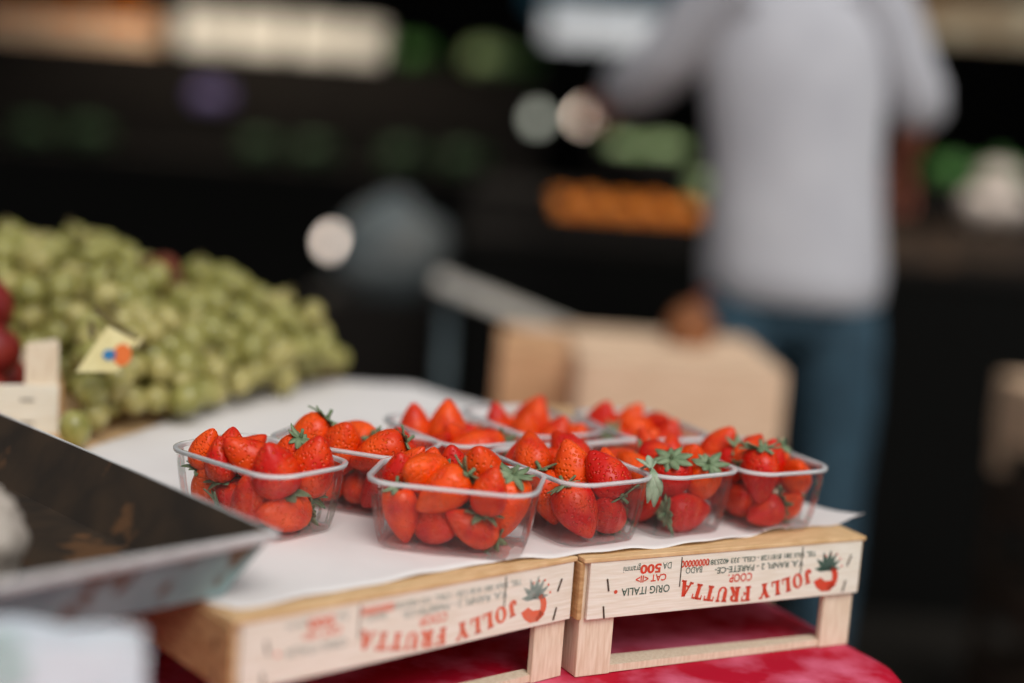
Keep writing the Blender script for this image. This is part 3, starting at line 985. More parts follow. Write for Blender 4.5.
# paper label lying on the grapes
def label_tag():
    D = 1.435
    card = mat('cream_label_card', lin(226, 214, 160), 0.6, lin(216, 200, 140), 40)
    c = uny(108, 354, D)
    X = (uny(132, 340, D - .01) - c)
    # four-sided card, taller than wide, leaning back
    P = [uny(76, 372, D), uny(108, 326, D + .015), uny(136, 340, D + .015), uny(118, 372, D)]
    n = (P[1] - P[0]).cross(P[3] - P[0]).normalized()
    if n.y > 0:
        n = -n
    bm = bmesh.new()
    loft(bm, [[p for p in P], [p - n * -.0006 for p in P]])
    o = obj('paper_label', bm, card)
    tag(o, 'small cream paper label with a blue and orange mark lying on the green grapes', 'label')
    def patch(name, u, v, r, m, k=1.0):
        bm = bmesh.new()
        e1 = (P[3] - P[0]).normalized()
        e2 = n.cross(e1).normalized()
        base = P[0] + e1 * 0
        w = uny(u, v, D)
        w = w - n * (w - P[0]).dot(n) + n * .0011
        bm.faces.new([bm.verts.new(w + e1 * r * math.cos(2 * PI * j / 14) + e2 * r * k * math.sin(2 * PI * j / 14)) for j in range(14)])
        obj(name, bm, m, o)
    patch('printed_mark', 121, 354, .0095, mat('orange_print', lin(224, 110, 40), 0.6), 1.2)
    patch('printed_mark', 108, 354, .0070, mat('blue_print', lin(38, 116, 168), 0.6), .8)
    # folded second flap
    bm = bmesh.new()
    Q = [uny(134, 341, D + .014), uny(146, 334, D + .01), uny(136, 350, D + .012)]
    loft(bm, [Q, [q + Vector((0, -.0006, 0)) for q in Q]])
    obj('flap', bm, card, o)
label_tag()

# ------------------------------------------------------------------ nectarines in an upright crate at the left edge
NR = crate(0.30, 0.20, 0.098, 0.056, 'upright pale crate of nectarines at the left edge, a corner post standing above its panel', None, (-0.462 - .30 * math.cos(.35), 1.478 - .30 * math.sin(.35), ZC + .0012), 0.35, upside_down=False, rail=False, post_w=.033, name='nectarine_crate', short_back=True)
bm = bmesh.new()
for t in (.012, .036):
    box(bm, .262, .276, -.0056, -.0044, t + .004, t + .0056)
for ch in NR.children:
    if ch.name.startswith('front_panel'):
        obj('staple', bm, staple_mat, ch)
bm = bmesh.new()
prof = [(0.004, -.030), (.012, -.0295), (.022, -.024), (.029, -.010), (.0305, .003), (.027, .017), (.018, .0265), (.009, .0275), (.004, .0245), (.001, .022)]
V = lathe(bm, prof, 24)
for v in bm.verts:
    a_ = math.atan2(v.co.y, v.co.x)
    k = 1 - .06 * math.exp(-(a_ / .22) ** 2)
    v.co.x *= k
    v.co.y *= k
nect = obj('nectarine', bm, nectarine_skin, smooth=True)
bm = bmesh.new()
tube(bm, [(0, 0, .0215), (.001, 0, .026), (.003, .001, .029)], [.0022, .0018, .002], 6)
obj('stem', bm, stem_mat, nect)
cr = NR.location
ux, uy = Vector((math.cos(.35), math.sin(.35), 0)), Vector((-math.sin(.35), math.cos(.35), 0))
NP = [(.225, .045, .036, 'deep red nectarine in the front row next to the crate post'), (.155, .045, .036, 'deep red nectarine in the front row, second from the crate post'), (.085, .045, .036, 'deep red nectarine in the front row, third from the crate post'),
      (.245, .112, .036, 'deep red nectarine in the second row by the crate side'), (.175, .112, .036, 'deep red nectarine in the second row, next inward'), (.233, .060, .0800, 'dark nectarine heaped on the front row above the panel edge'),
      (.130, .080, .0845, 'dark nectarine heaped on the front row further in'), (.226, .098, .122, 'topmost nectarine of the heap, seen behind the crate post'), (.105, .112, .036, 'deep red nectarine in the second row, far left')]
for i, (px, py, pz, lab) in enumerate(NP):
    o = nect if i == 0 else copy_tree(nect)
    o.location = cr + ux * px + uy * py + Vector((0, 0, pz))
    o.rotation_euler = (random.uniform(-.6, .6), random.uniform(-.6, .6), i * 2.1)
    tag(o, lab, 'nectarine', 'nectarines in the crate')

# ------------------------------------------------------------------ steel tray (scale pan) overhanging the left-hand crate
def tray():
    cn = Vector((-0.160, 1.020))
    u = Vector((-0.703, 0.711)).normalized()    # away along the right wall
    w = Vector((-0.690, -0.724)).normalized()   # left along the near wall
    Lu, Lw = 0.56, 0.40
    zt, zb, inset = 0.911, 0.8608, 0.026
    def P(a, b, z):
        p = cn + u * a + w * b
        return Vector((p.x, p.y, z))
    def ring(o, z):
        return [P(o, o, z), P(o, Lw - o, z), P(Lu - o, Lw - o, z), P(Lu - o, o, z)]
    def dense(r):
        out = []
        for i in range(4):
            p, q = r[i], r[(i + 1) % 4]
            out += [p.lerp(q, k / 10) for k in range(10)]
        return out
    bm = bmesh.new()
    loft(bm, [ring(inset * (1 - k / 4), zb + (zt - zb) * k / 4) for k in range(5)], cap=False)
    bm.verts.ensure_lookup_table()
    bm.faces.new(bm.verts[:4])
    o = obj('metal_tray', bm, tray_out)
    tag(o, 'shallow blue-grey steel tray with rust marks and a dark brown inside, left foreground', 'tray')
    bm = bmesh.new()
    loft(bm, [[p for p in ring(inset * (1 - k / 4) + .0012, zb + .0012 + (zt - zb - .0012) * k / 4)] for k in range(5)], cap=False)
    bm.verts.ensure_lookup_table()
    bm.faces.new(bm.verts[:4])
    obj('lining', bm, tray_in, o)['label'] = 'dark brown inner faces'
    bm = bmesh.new()
    r0 = ring(.0012, zt - .001)
    loft(bm, [ring(.0012, zt - .004), ring(.0010, zt + .0008), ring(-.0012, zt + .0008), ring(-.0022, zt - .002), ring(-.0012, zt - .0065), ring(.0005, zt - .0065), ring(.0012, zt - .004)], cap=False)
    obj('rim', bm, tray_rim, o)['label'] = 'folded edge painted bright as lit'
    return P
TP = tray()
# a support crate under the tray's far end
crate(0.30, 0.40, TH, 0.0546, 'plain upturned wooden crate carrying the outer end of the metal tray', None, (TP(.05, .46, 0).x, TP(.05, .46, 0).y, TZ + .0005), math.atan2(.724, .690), name='fruit_crate', rail=False)

# crumpled thin bag lying in the tray
def crumple(c, rx, ry, rz, seed, amp=.22, seg=36, rings=24):
    rnd = random.Random(seed)
    W_ = [(Vector((rnd.uniform(-1, 1), rnd.uniform(-1, 1), rnd.uniform(-1, 1))).normalized(), rnd.uniform(2, 9), rnd.uniform(0, 6)) for _ in range(12)]
    bm = bmesh.new()
    bmesh.ops.create_uvsphere(bm, u_segments=seg, v_segments=rings, radius=1)
    for v in bm.verts:
        n = v.co.normalized()
        k = 1 + amp * sum(abs(math.sin(f * n.dot(d) + p)) - .6 for d, f, p in W_) / 4
        v.co = Vector((n.x * rx * k, n.y * ry * k, max(-.75, n.z) * rz * k)) 
        v.co.z = max(v.co.z, -rz * .75)
        v.co += Vector(c)
    return bm
pl = mat('milky_thin_bag', lin(206, 196, 184), 0.4, lin(168, 156, 144), 30, bump=.2, spec=.6)
pc = uny(-30, 525, 1.0)
tag(obj('plastic_bag', crumple((pc.x, pc.y, .8625 + .030), .036, .04, .040, 3), pl, smooth=True), 'crumpled thin whitish plastic bag lying in the metal tray', 'bag')

# ------------------------------------------------------------------ white paper bags standing in the left foreground
def paper_bags():
    for i, (D, u1, v1, lab) in enumerate(((0.800, 152, 650, 'white paper bag with pale green print, front one of the pair below the metal tray'), (0.822, 140, 631, 'white paper bag standing behind the green-printed one below the metal tray'))):
        p1 = uny(u1, v1, D)
        p0 = uny(-70, v1 - 4, D)
        d = (p0 - p1).normalized()
        d.z = 0
        wdt = (p0 - p1).length
        h = p1.z - TZ - .0005
        th_ = .009
        n = Vector((-d.y, d.x, 0))
        if n.y > 0: n = -n
        bm = bmesh.new()
        rows = []
        for k in range(9):
            t = k / 8
            z = TZ + .0008 + h * t
            ring = []
            m = 16
            tk = th_ * (1.0 - .72 * t)
            shrink = .006 * math.sin(t * 9 + i) * t
            for j in range(m):
                s = j / (m - 1)
                ring.append(Vector((p1.x, p1.y, 0)) + d * (s * wdt + shrink - .012 * (1 - t)) + n * (tk + .0012 * math.sin(s * 19 + t * 6)) + Vector((0, 0, z + (.0012 * math.sin(s * 13) if k == 8 else 0))))
            for j in range(m - 1, -1, -1):
                s = j / (m - 1)
                ring.append(Vector((p1.x, p1.y, 0)) + d * (s * wdt + shrink - .012 * (1 - t)) - n * (tk + .0012 * math.sin(s * 15 + t * 5)) + Vector((0, 0, z + (.0012 * math.sin(s * 13) if k == 8 else 0))))
            rows.append(ring)
        loft(bm, rows)
        o = obj('paper_bag', bm, bag_white, smooth=False)
        tag(o, lab, 'bag', 'white paper bags below the tray')
        if i == 0:
            gp = mat('pale_green_print', lin(168, 204, 192), 0.7, lin(190, 214, 206), 60)
            bm = bmesh.new()
            q = uny(-12, 662, D - .013)
            for dz, w_, hh in ((.012, .018, .007), (-.004, .022, .008), (-.020, .016, .007)):
                c = Vector((q.x, 0, q.z + dz))
                f = lambda x: p1 + d * ((x - p1.x) / d.x) + n * (.0096)
                pts = []
                for j in range(11):
                    x = c.x - w_ + 2 * w_ * j / 10
                    y = f(x).y - .0006
                    pts.append((x, y))
                loft(bm, [[(x, y, c.z - hh / 2) for x, y in pts], [(x, y, c.z + hh / 2) for x, y in pts]], closed=False)
            obj('printed_band', bm, gp, o)
paper_bags()

# ------------------------------------------------------------------ hall shell added in black to keep the background dark
def struct(name, bm, m):
    o = obj(name, bm, m)
    o['kind'] = 'structure'
    return o
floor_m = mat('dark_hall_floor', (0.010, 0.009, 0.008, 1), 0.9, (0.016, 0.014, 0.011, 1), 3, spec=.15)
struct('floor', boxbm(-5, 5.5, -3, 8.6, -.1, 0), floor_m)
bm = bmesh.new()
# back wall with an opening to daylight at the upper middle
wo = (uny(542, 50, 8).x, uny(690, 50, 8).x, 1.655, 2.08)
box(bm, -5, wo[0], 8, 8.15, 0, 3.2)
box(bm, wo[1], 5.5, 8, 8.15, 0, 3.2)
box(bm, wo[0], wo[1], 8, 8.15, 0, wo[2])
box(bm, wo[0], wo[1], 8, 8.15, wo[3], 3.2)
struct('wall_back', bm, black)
bm = bmesh.new()
box(bm, wo[0] - .03, wo[0] + .02, 7.96, 8.0, wo[2] - .03, wo[3] + .03)
box(bm, wo[1] - .02, wo[1] + .03, 7.96, 8.0, wo[2] - .03, wo[3] + .03)
box(bm, wo[0] + .02, wo[1] - .02, 7.96, 8.0, wo[2] - .03, wo[2] + .01)
struct('window_1', bm, dark_wood)
struct('added_wall_left', boxbm(-5.15, -5, 0.6, 8.15, 0, 3.2), black)  # added to block side light from the left crate's side face
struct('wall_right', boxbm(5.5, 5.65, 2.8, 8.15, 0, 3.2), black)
struct('added_ceiling', boxbm(-5, 5.5, 3.4, 8.15, 3.2, 3.3), black)  # added roof, keeps sky light off the background
blue_tarp = mat('sky_blue_awning', lin(120, 196, 226), 0.6, lin(96, 176, 210), 6)
# blue awning put in to colour the top of the bright opening
bm = bmesh.new()
q0, q1 = uny(528, -3, 7.6), uny(702, -3, 7.6)
rows = []
for k in range(9):
    t = k / 8
    rows.append([Vector((q0.x + (q1.x - q0.x) * s / 12, 7.56 + .40 * t, q0.z - .05 + .24 * t + .01 * math.sin(s * 1.7))) for s in range(13)])
loft(bm, rows, closed=False)
aw = obj('awning', bm, blue_tarp, solid=.006)
for x in (q0.x + .02, q1.x - .02):
    bm = bmesh.new()
    tube(bm, [(x, 7.60, q0.z - .02), (x, 7.995, q0.z + .10)], .012)
    obj('bracket', bm, steel, aw)
tag(aw, 'strip of sky-blue awning put in to colour the top of the bright opening', 'awning')

def stall(name, label, cat, x0, x1, y0, y1, ztop, tiers):
    """a black-skirted counter; tiers: list of (y, depth, z) steps"""
    r = empty(name, ((x0 + x1) / 2, y0, 0))
    tag(r, label, cat)
    L = r.location
    def B(n, a, b, c, d, e, f, m):
        return obj(n, boxbm(a - L.x, b - L.x, c - L.y, d - L.y, e, f), m, r, bevel=.004)
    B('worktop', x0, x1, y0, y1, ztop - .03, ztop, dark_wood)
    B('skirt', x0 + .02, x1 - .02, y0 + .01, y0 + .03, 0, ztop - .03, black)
    for x in (x0 + .04, x1 - .10):
        B('leg', x, x + .06, y1 - .1, y1 - .04, 0, ztop - .03, dark_wood)
    for (ya, yb, z) in tiers:
        B('step', x0, x1, ya, yb, ztop, z, dark_wood)
    return r

# stall the shopper reaches over
stall('market_stall', 'dark market stall with a black skirt in front of the person in the grey shirt', 'stall', -.15, 2.6, 3.72, 4.9, .93, [(4.15, 4.9, 1.02)])
# long stall far behind on the left
stall('market_stall', 'dark stall far behind on the left carrying the white boxes and orange crates', 'stall', -3.6, .05, 5.6, 6.8, 1.0, [(6.0, 6.8, 1.18), (6.3, 6.8, 1.425)])

# produce -------------------------------------------------
orange_m = mat('orange_peel', lin(236, 142, 40), 0.5, lin(214, 112, 26), 30, bump=.1)
leaf_m = [mat('fresh_green_leaf', lin(78, 132, 58), 0.6, lin(44, 92, 36), 18), mat('pale_lettuce_leaf', lin(196, 216, 164), 0.6, lin(140, 176, 108), 18), mat('deep_green_leaf', lin(40, 76, 36), 0.7, lin(24, 50, 24), 18)]
white_m = mat('white_vegetable_skin', lin(226, 214, 202), 0.6, lin(206, 190, 178), 16)
foam = mat('white_foam_box', lin(222, 218, 208), 0.7, lin(206, 202, 190), 14)
orange_proto = None
def orange(p, label, group, r=.04):
    global orange_proto
    if orange_proto is None:
        bm = bmesh.new()
        V = lathe(bm, [(.02, -.98), (.3, -.94), (.62, -.78), (.86, -.48), (.98, -.1), (.97, .22), (.85, .52), (.62, .77), (.32, .93), (.1, .95), (.02, .93)], 20)
        orange_proto = obj('orange', bm, orange_m, smooth=True)
        bm = bmesh.new()
        lathe(bm, [(.09, .93), (.10, .97), (.05, 1.0)], 8)
        obj('stem_button', bm, leaf_m[0], orange_proto)
        o = orange_proto
    else:
        o = copy_tree(orange_proto)
    o.location = p
    o.scale = (r, r, r)
    o.rotation_euler = (random.uniform(-.8, .8), random.uniform(-.8, .8), random.uniform(0, 6))
    tag(o, label, 'orange', group)

def leafy(p, r, m, label, cat, group=None, n=16, name='lettuce', squash=.8):
    """a head of overlapping ruffled leaves round a heart"""
    rnd = random.Random(int(p[0] * 1000) + int(p[2] * 999))
    root = empty(name, p)
    tag(root, label, cat, group)
    bm = bmesh.new()
    ball(bm, (0, 0, r * .55), r * .55, 16, 10, wob=.04)
    obj('heart', bm, m, root, smooth=True)
    for i in range(n):
        a0 = i * 2.4
        el = .25 + 1.0 * (i / n)
        bm = bmesh.new()
        rows = []
        for k in range(6):
            t = k / 5
            rad = r * (.25 + .8 * math.sin(min(1.5, t * 1.5)) * math.cos(el * t * .8))
            z = r * (.08 + squash * 1.3 * t * math.sin(el)) + .0
            w = r * .62 * math.sin(PI * (.12 + .8 * t))
            c = Vector((math.cos(a0), math.sin(a0), 0))
            tg = Vector((-math.sin(a0), math.cos(a0), 0))
            rows.append([c * (rad - abs(s) * r * .10 + .06 * r * math.sin(s * 6 + k * 2 + i)) + tg * w * s + Vector((0, 0, z + .05 * r * math.sin(s * 7 + i) * t)) for s in (-1, -.5, 0, .5, 1)])
        loft(bm, rows, closed=False)
        obj('leaf', bm, m, root, smooth=True, solid=.003)
    return root

# crate of oranges in front of the shopper, at her left hand
oc = uny(622, 205, 3.95)
OC = crate(.44, .30, .10, .06, 'wooden crate of oranges on the stall left of the person in the grey shirt', None, (oc.x - .21, 3.80, .932), 0, upside_down=False, rail=False, w=dark_wood, name='orange_crate', post_w=.03)
k = 0
for j in range(3):
    for i in range(5):
        orange((oc.x - .21 + .045 + i * .085, 3.80 + .055 + j * .09, .932 + .060 + .006 * ((i + j) % 2)), 'bright orange, %s from left in the %s row of the crate by the shopper' % (ORD[i], ['front', 'middle', 'back'][j]), 'oranges in the crate on the stall', .041)

# dark bowl-like basket with leafy greens behind the oranges
b = uny(648, 168, 4.35)
bm = bmesh.new()
lathe(bm, [(.02, 0), (.10, 0), (.125, .02), (.150, .10), (.160, .14), (.150, .14), (.14, .10), (.115, .03), (.02, .02)], 28)
bowl = obj('round_basket', bm, dark_wood, smooth=True)
bowl.location = (b.x, 4.38, 1.0205)
bm = bmesh.new()
for kk in range(2):
    z = .05 + .05 * kk
    rr = .136 + .014 * kk
    tube(bm, [(rr * math.cos(t * PI / 12), rr * math.sin(t * PI / 12), z) for t in range(25)], .006, 6)
obj('hoop', bm, black, bowl)
tag(bowl, 'dark round basket on the stall step behind the oranges', 'basket')
for (u, v, D, r, mi, lab, nm, cat) in ((668, 118, 4.38, .072, 1, 'pale green lettuce heaped in the dark basket, to the right', 'lettuce', 'lettuce'), (628, 122, 4.38, .068, 1, 'pale green lettuce heaped in the dark basket, to the left', 'lettuce', 'lettuce'),
                                       (718, 122, 4.30, .075, 1, 'pale lettuce beside the grey shirt, right of the basket', 'lettuce', 'lettuce')):
    p = uny(u, v, D)
    z = 1.0205 if u > 690 else 1.12
    leafy((p.x, D, z), r, leaf_m[mi], lab, cat, 'pale lettuces on the shopper\'s stall', name=nm)
# right of the shopper: green leaves, white onions, crate edge
for (u, D, r, mi, lab) in ((955, 4.34, .085, 0, 'bright green leafy bunch right of the shopper\'s hand'), (1010, 4.36, .085, 0, 'bright green leafy bunch at the right edge above the white turnips'), (1085, 4.40, .10, 2, 'dark leafy bunch at the far right end of the stall')):
    p = uny(u, 130, D)
    leafy((p.x, D, 1.0215 + (.09 if mi == 0 else 0.0)), r, leaf_m[mi], lab, 'greens', 'leafy greens right of the shopper', name='leafy_greens')
bm = bmesh.new()
box(bm, -.20, .20, -.11, .11, 0, .09)
rs = obj('produce_riser', bm, dark_wood, bevel=.006)
bm = bmesh.new()
box(bm, -.20, .20, -.125, -.111, .03, .10)
obj('front_lip', bm, dark_wood, rs)
rs.location = (uny(985, 130, 4.35).x, 4.36, 1.0212)
tag(rs, 'dark low riser under the bright green bunches on the right', 'riser')
turnip = None
for i, (u, v, lab) in enumerate(((984, 172, 'white turnip right of the shopper, leftmost of the pale group'), (1000, 160, 'white turnip heaped in the middle of the pale group'), (1012, 176, 'white turnip at the right of the pale group'))):
    p = uny(u, v, 4.02)
    if turnip is None:
        bm = bmesh.new()
        lathe(bm, [(.02, -1.05), (.12, -.9), (.5, -.72), (.9, -.25), (1, .1), (.88, .5), (.5, .78), (.15, .86), (.02, .85)], 20)
        turnip = obj('turnip', bm, white_m, smooth=True)
        bm = bmesh.new()
        for q in range(4):
            tube(bm, [(0, 0, .8), (.25 * math.cos(q * 1.6), .25 * math.sin(q * 1.6), 1.3)], [.12, .06], 6)
        obj('leaf_stub', bm, leaf_m[0], turnip)
        o = turnip
    else:
        o = copy_tree(turnip)
    o.scale = (.056,) * 3
    o.location = (p.x, 4.02, .932 + .0595 + (.16 if i == 1 else .09))
    tag(o, lab, 'turnip', 'white turnips right of the shopper')
bm = bmesh.new()
box(bm, -.16, .16, -.09, .09, 0, .085)
pd = obj('produce_box', bm, mat('brown_card', lin(70, 52, 34), .8, lin(50, 36, 24), 12), bevel=.004)
bm = bmesh.new()
box(bm, -.165, .165, -.095, -.0905, .05, .09)
obj('front_flap', bm, bpy.data.materials['brown_card'], pd)
pd.location = (uny(1006, 180, 4.02).x, 4.03, .931)
tag(pd, 'low brown cardboard box that the white turnips lie on', 'box')
# price board hanging top right and crate of brown potatoes
p = uny(965, 18, 4.9)
bm = bmesh.new()
box(bm, -.30, .30, -.01, .01, -.075, .075)
pb = obj('price_board', bm, mat('tan_board', lin(150, 120, 84), .7, lin(196, 180, 150), 7, lo=.45, hi=.6), bevel=.004)
bm = bmesh.new()
for x in (-.24, .24):
    tube(bm, [(x, 0, .07), (x, 0, 3.2 - p.z)], .003, 5)
obj('cord', bm, black, pb)
pb.location = (p.x, 4.9, p.z)
tag(pb, 'tan board hanging above the stall at the top right', 'board')
p = uny(925, 214, 3.85)
crate(.26, .22, .10, .07, 'dim brown wooden crate on the stall right of the grey shirt hem', None, (p.x - .20, 3.76, .931), 0, upside_down=False, rail=False, w=mat('dim_brown_wood', lin(80, 58, 36), .8, lin(56, 40, 26), 10), name='produce_crate', post_w=.03)

# left stall: orange crates, white foam boxes, cauliflowers, greens
for i, u in enumerate((14, 70, 126)):
    p = uny(u, 22, 6.4)
    cw = .225
    C_ = crate(cw, .26, .12, .08, ['wooden crate of oranges farthest left on the distant stall', 'wooden crate of oranges, middle of the three on the distant stall', 'wooden crate of oranges next to the white boxes on the distant stall'][i], 'orange crates on the distant stall', (p.x - cw / 2, 6.34, 1.426), 0, upside_down=False, rail=False, w=old_wood, name='orange_crate', post_w=.03)
    for j in range(6):
        orange((p.x - cw / 2 + .042 + (j % 3) * .071, 6.40 + (j // 3) * .085, 1.426 + .105), 'orange %s from left in the %s of the %s distant crate' % (ORD[j % 3], 'front row' if j < 3 else 'back row', ['leftmost', 'middle', 'rightmost'][i]), 'oranges on the distant stall', .035)
for i, u in enumerate((203, 260, 316, 364)):
    p = uny(u, 36, 6.35)
    bm = bmesh.new()
    hw = (.112, .108, .104, .078)[i]
    box(bm, -hw, hw, -.12, .12, 0, .125)
    o = obj('foam_box', bm, foam, bevel=.012)
    bm = bmesh.new()
    box(bm, -hw - .006, hw + .006, -.126, .126, .126, .155)
    obj('lid', bm, foam, o, bevel=.008)
    o.location = (p.x, 6.46, 1.426)
    tag(o, ['white foam box leftmost in the pale band on the distant stall', 'white foam box second from left in the distant pale band', 'white foam box third from left in the distant pale band', 'smaller white foam box at the right end of the distant pale band'][i], 'box', 'white foam boxes on the distant stall')
p = uny(212, 74, 6.15)
leafy((p.x, 6.15, 1.181), .085, mat('violet_cabbage', lin(120, 110, 160), .6, lin(96, 84, 130), 14), 'violet cabbage in front of the leftmost white box', 'cabbage', name='cabbage')
for i, (u, D, r, mi, z, lab) in enumerate(((265, 5.76, .085, 2, 1.001, 'dim dark cabbage low on the distant stall, left'), (320, 5.78, .085, 2, 1.001, 'dark green cabbage low on the distant stall, middle'), (410, 5.78, .095, 2, 1.001, 'dark leafy bunch low on the distant stall below the white boxes\' right end'), (472, 5.80, .095, 2, 1.001, 'dark leafy bunch low at the right part of the distant stall'),
                                       (415, 6.55, .10, 0, 1.426, 'tall leafy green bunch at the top of the distant stall'), (490, 6.45, .105, 1, 1.426, 'pale lettuce catching light near the bright opening'), (556, 6.55, .085, 0, 1.426, 'leafy green bunch beside the pale lettuce under the opening'), (90, 5.78, .09, 2, 1.001, 'dark green cabbage low on the distant stall, far left'), (34, 5.77, .08, 2, 1.001, 'dark green cabbage at the extreme left of the distant stall'))):
    p = uny(u, 60, D)
    leafy((min(p.x, -.05), D, z), r, leaf_m[mi], lab, 'cabbage' if 'cabbage' in lab else 'greens', name='cabbage' if 'cabbage' in lab else 'leafy_greens', n=13)

# glowing bulbs put in for bright round blurs of unknown source
def bulb(u, v, D, r, m, label, hang=True):
    p = uny(u, v, D)
    bm = bmesh.new()
    lathe(bm, [(.15 * r, r * 1.55), (.42 * r, r * 1.25), (.62 * r, r * .85), (.95 * r, r * .3), (r, -.1 * r), (.85 * r, -.55 * r), (.5 * r, -.87 * r), (.05 * r, -r)], 20)
    o = obj('stand_in_bulb', bm, m, smooth=True)
    o.location = p
    bm = bmesh.new()
    lathe(bm, [(.4 * r, r * 1.35), (.45 * r, r * 2.2), (.2 * r, r * 2.5)], 12)
    obj('socket', bm, black, o)
    bm = bmesh.new()
    tube(bm, [(0, 0, 2.4 * r), (0, 0, 3.2 - p.z)], .003, 5)
    obj('cord', bm, black, o)
    tag(o, label, 'lamp')
warm = emis('warm_bulb_glow', (1.0, .80, .64, 1), 6.5)
soft = emis('soft_bulb_glow', (1.0, .84, .72, 1), 4.6)
dim = emis('dim_bulb_glow', (.74, .78, .66, 1), 0.9)
bulb(583, 118, 4.6, .026, warm, 'small glowing stand-in bulb hanging behind the left hand of the person')
bulb(537, 120, 4.9, .027, dim, 'dim greenish stand-in bulb left of the glowing one')
bulb(332, 243, 4.8, .026, soft, 'small glowing stand-in bulb hanging low in the dark middle of the hall')

# pendant lamps added above the view to brighten the stalls
def pendant(x, y, z, watts, label):
    o = empty('added_pendant_lamp', (x, y, z))
    tag(o, label, 'lamp')
    bm = bmesh.new()
    lathe(bm, [(.02, .16), (.05, .15), (.09, .10), (.17, 0), (.165, 0), (.085, .095), (.045, .14), (.02, .15)], 24)
    obj('shade', bm, steel, o, smooth=True)
    bm = bmesh.new()
    ball(bm, (0, 0, .03), .035, 16, 10)
    obj('bulb', bm, emis('added_pendant_glow', (1, .86, .68, 1), 6), o, smooth=True)
    bm = bmesh.new()
    tube(bm, [(0, 0, .15), (0, 0, 3.2 - z)], .004, 6)
    obj('cord', bm, black, o)
    ld = bpy.data.lights.new('added_fill_light', 'SPOT')
    ld.energy = watts
    ld.spot_size = math.radians(130)
    ld.spot_blend = .6
    ld.color = (1, .86, .70)
    ld.shadow_soft_size = .05
    lo = bpy.data.objects.new('added_fill_light', ld)
    lo.location = (0, 0, -.02)
    link(lo, o)
pendant(-1.15, 5.75, 2.35, 95, 'added unseen pendant lamp brightening the distant stall with the white boxes')
pendant(.95, 3.75, 2.45, 22, 'added unseen pendant lamp brightening the stall in front of the shopper')

# grey-blue sack, leaning plank and low handcart in the middle distance
sack_m = mat('grey_blue_sack', lin(70, 86, 92), .7, lin(98, 100, 98), 5, bump=.2)
s0 = uny(392, 245, 4.3)
bm = crumple((0, 0, 0), .17, .13, .17, 9, .16)
for v in bm.verts:
    if v.co.z > .08:
        k = max(.35, 1 - (v.co.z - .08) * 5)
        v.co.x *= k
        v.co.y *= k
sk = obj('sack', bm, sack_m, smooth=True)
sk.location = (s0.x, 4.3, s0.z - .02)
tag(sk, 'grey-blue plastic sack standing on a dark box in the gloom', 'sack')
bm = bmesh.new()
tube(bm, [(0, 0, .13), (0, 0, .15)], [.062, .058], 10)
obj('tie', bm, leaf_dry, sk)
bx = obj('plinth_box', boxbm(-.22, .22, -.18, .18, 0, s0.z - .02 - .1275 - .001), dark_wood, bevel=.006)
bm = bmesh.new()
box(bm, -.225, .225, -.185, -.181, .3, .36)
obj('batten', bm, black, bx)
bx.location = (s0.x, 4.3, 0)
tag(bx, 'tall dark box under the grey-blue sack', 'box')
a_, b_ = uny(440, 280, 3.3), uny(600, 346, 3.3)
bm = bmesh.new()
d = (b_ - a_)
M = Matrix.Translation((a_ + b_) / 2) @ Matrix.Rotation(-math.atan2(d.z, d.x), 4, 'Y')
box(bm, -d.length * .52, d.length * .52, -.035, .035, -.014, .014, M)
pk = obj('handcart', bm, mat('grey_worn_steel', lin(224, 218, 206), .6, lin(190, 186, 178), 10), bevel=.003)
bm = bmesh.new()
tube(bm, [a_ + Vector((.02, .03, -.02)), Vector((a_.x + .02, 3.34, 0))], .014, 8)
tube(bm, [b_ + Vector((-.02, .03, -.02)), Vector((b_.x - .02, 3.34, 0))], .014, 8)
tube(bm, [b_ + Vector((-.02, .03, -.3)), a_ + Vector((.02, .03, -.35))], .012, 8)
obj('leg', bm, steel, pk)
tag(pk, 'sloping grey steel rail of a cart behind the wooden crates', 'cart')

# stack of pale wooden crates between the strawberries and the shopper
base_z = 0.0005
for lv in range(5):
    lab = ['bottom crate of the pale stack behind the strawberries', 'second crate from the floor in the pale stack behind the strawberries', 'third crate from the floor in the pale stack behind the strawberries', 'fourth crate from the floor, under the topmost of the pale stack', 'topmost pale wooden crate of the stack in front of the shopper\'s legs'][lv]
    p0 = uny(578, 400, 2.35)
    crate(.335, .38, .168, .105 if lv != 4 else .13, lab, 'pale crates stacked behind the strawberries', (p0.x + .004 * (lv % 2), 2.36, base_z), .03 - .02 * (lv % 2), upside_down=True, rail=False, w=old_wood, name='stacked_crate')
    base_z += .1685
base_z = 0.0005
for lv in range(5):
    lab = ['bottom crate of the narrower stack left of the pale stack', 'second crate up in the narrower stack', 'third crate up in the narrower stack', 'fourth crate up in the narrower stack', 'topmost crate of the narrower stack, left of the pale stack'][lv]
    p0 = uny(497, 400, 2.42)
    crate(.120, .30, .165, .13, lab, 'narrow crates stacked behind the strawberries', (p0.x, 2.50, base_z), .02 * (lv % 2), upside_down=True, rail=False, w=mat('brown_crate_wood', lin(226, 178, 134), .8, lin(196, 148, 106), 12) if lv == 0 else bpy.data.materials['brown_crate_wood'], name='stacked_crate', post_w=.025)
    base_z += .1655
# orange netting bag at the back of the top crate
p = uny(690, 334, 2.62)
bm = crumple((0, 0, 0), .045, .05, .05, 21, .15)
nb = obj('net_bag', bm, mat('orange_net', lin(150, 92, 48), .7, lin(110, 64, 34), 40), smooth=True)
nb.location = (p.x, 2.62, base_z + .038)
tag(nb, 'small orange-brown net bag on the pale crate against the shopper\'s leg', 'bag')
bm = bmesh.new()
tube(bm, [(0, 0, .03), (.01, 0, .06), (.03, 0, .075)], [.012, .007, .012], 8)
obj('tied_end', bm, leaf_dry, nb)

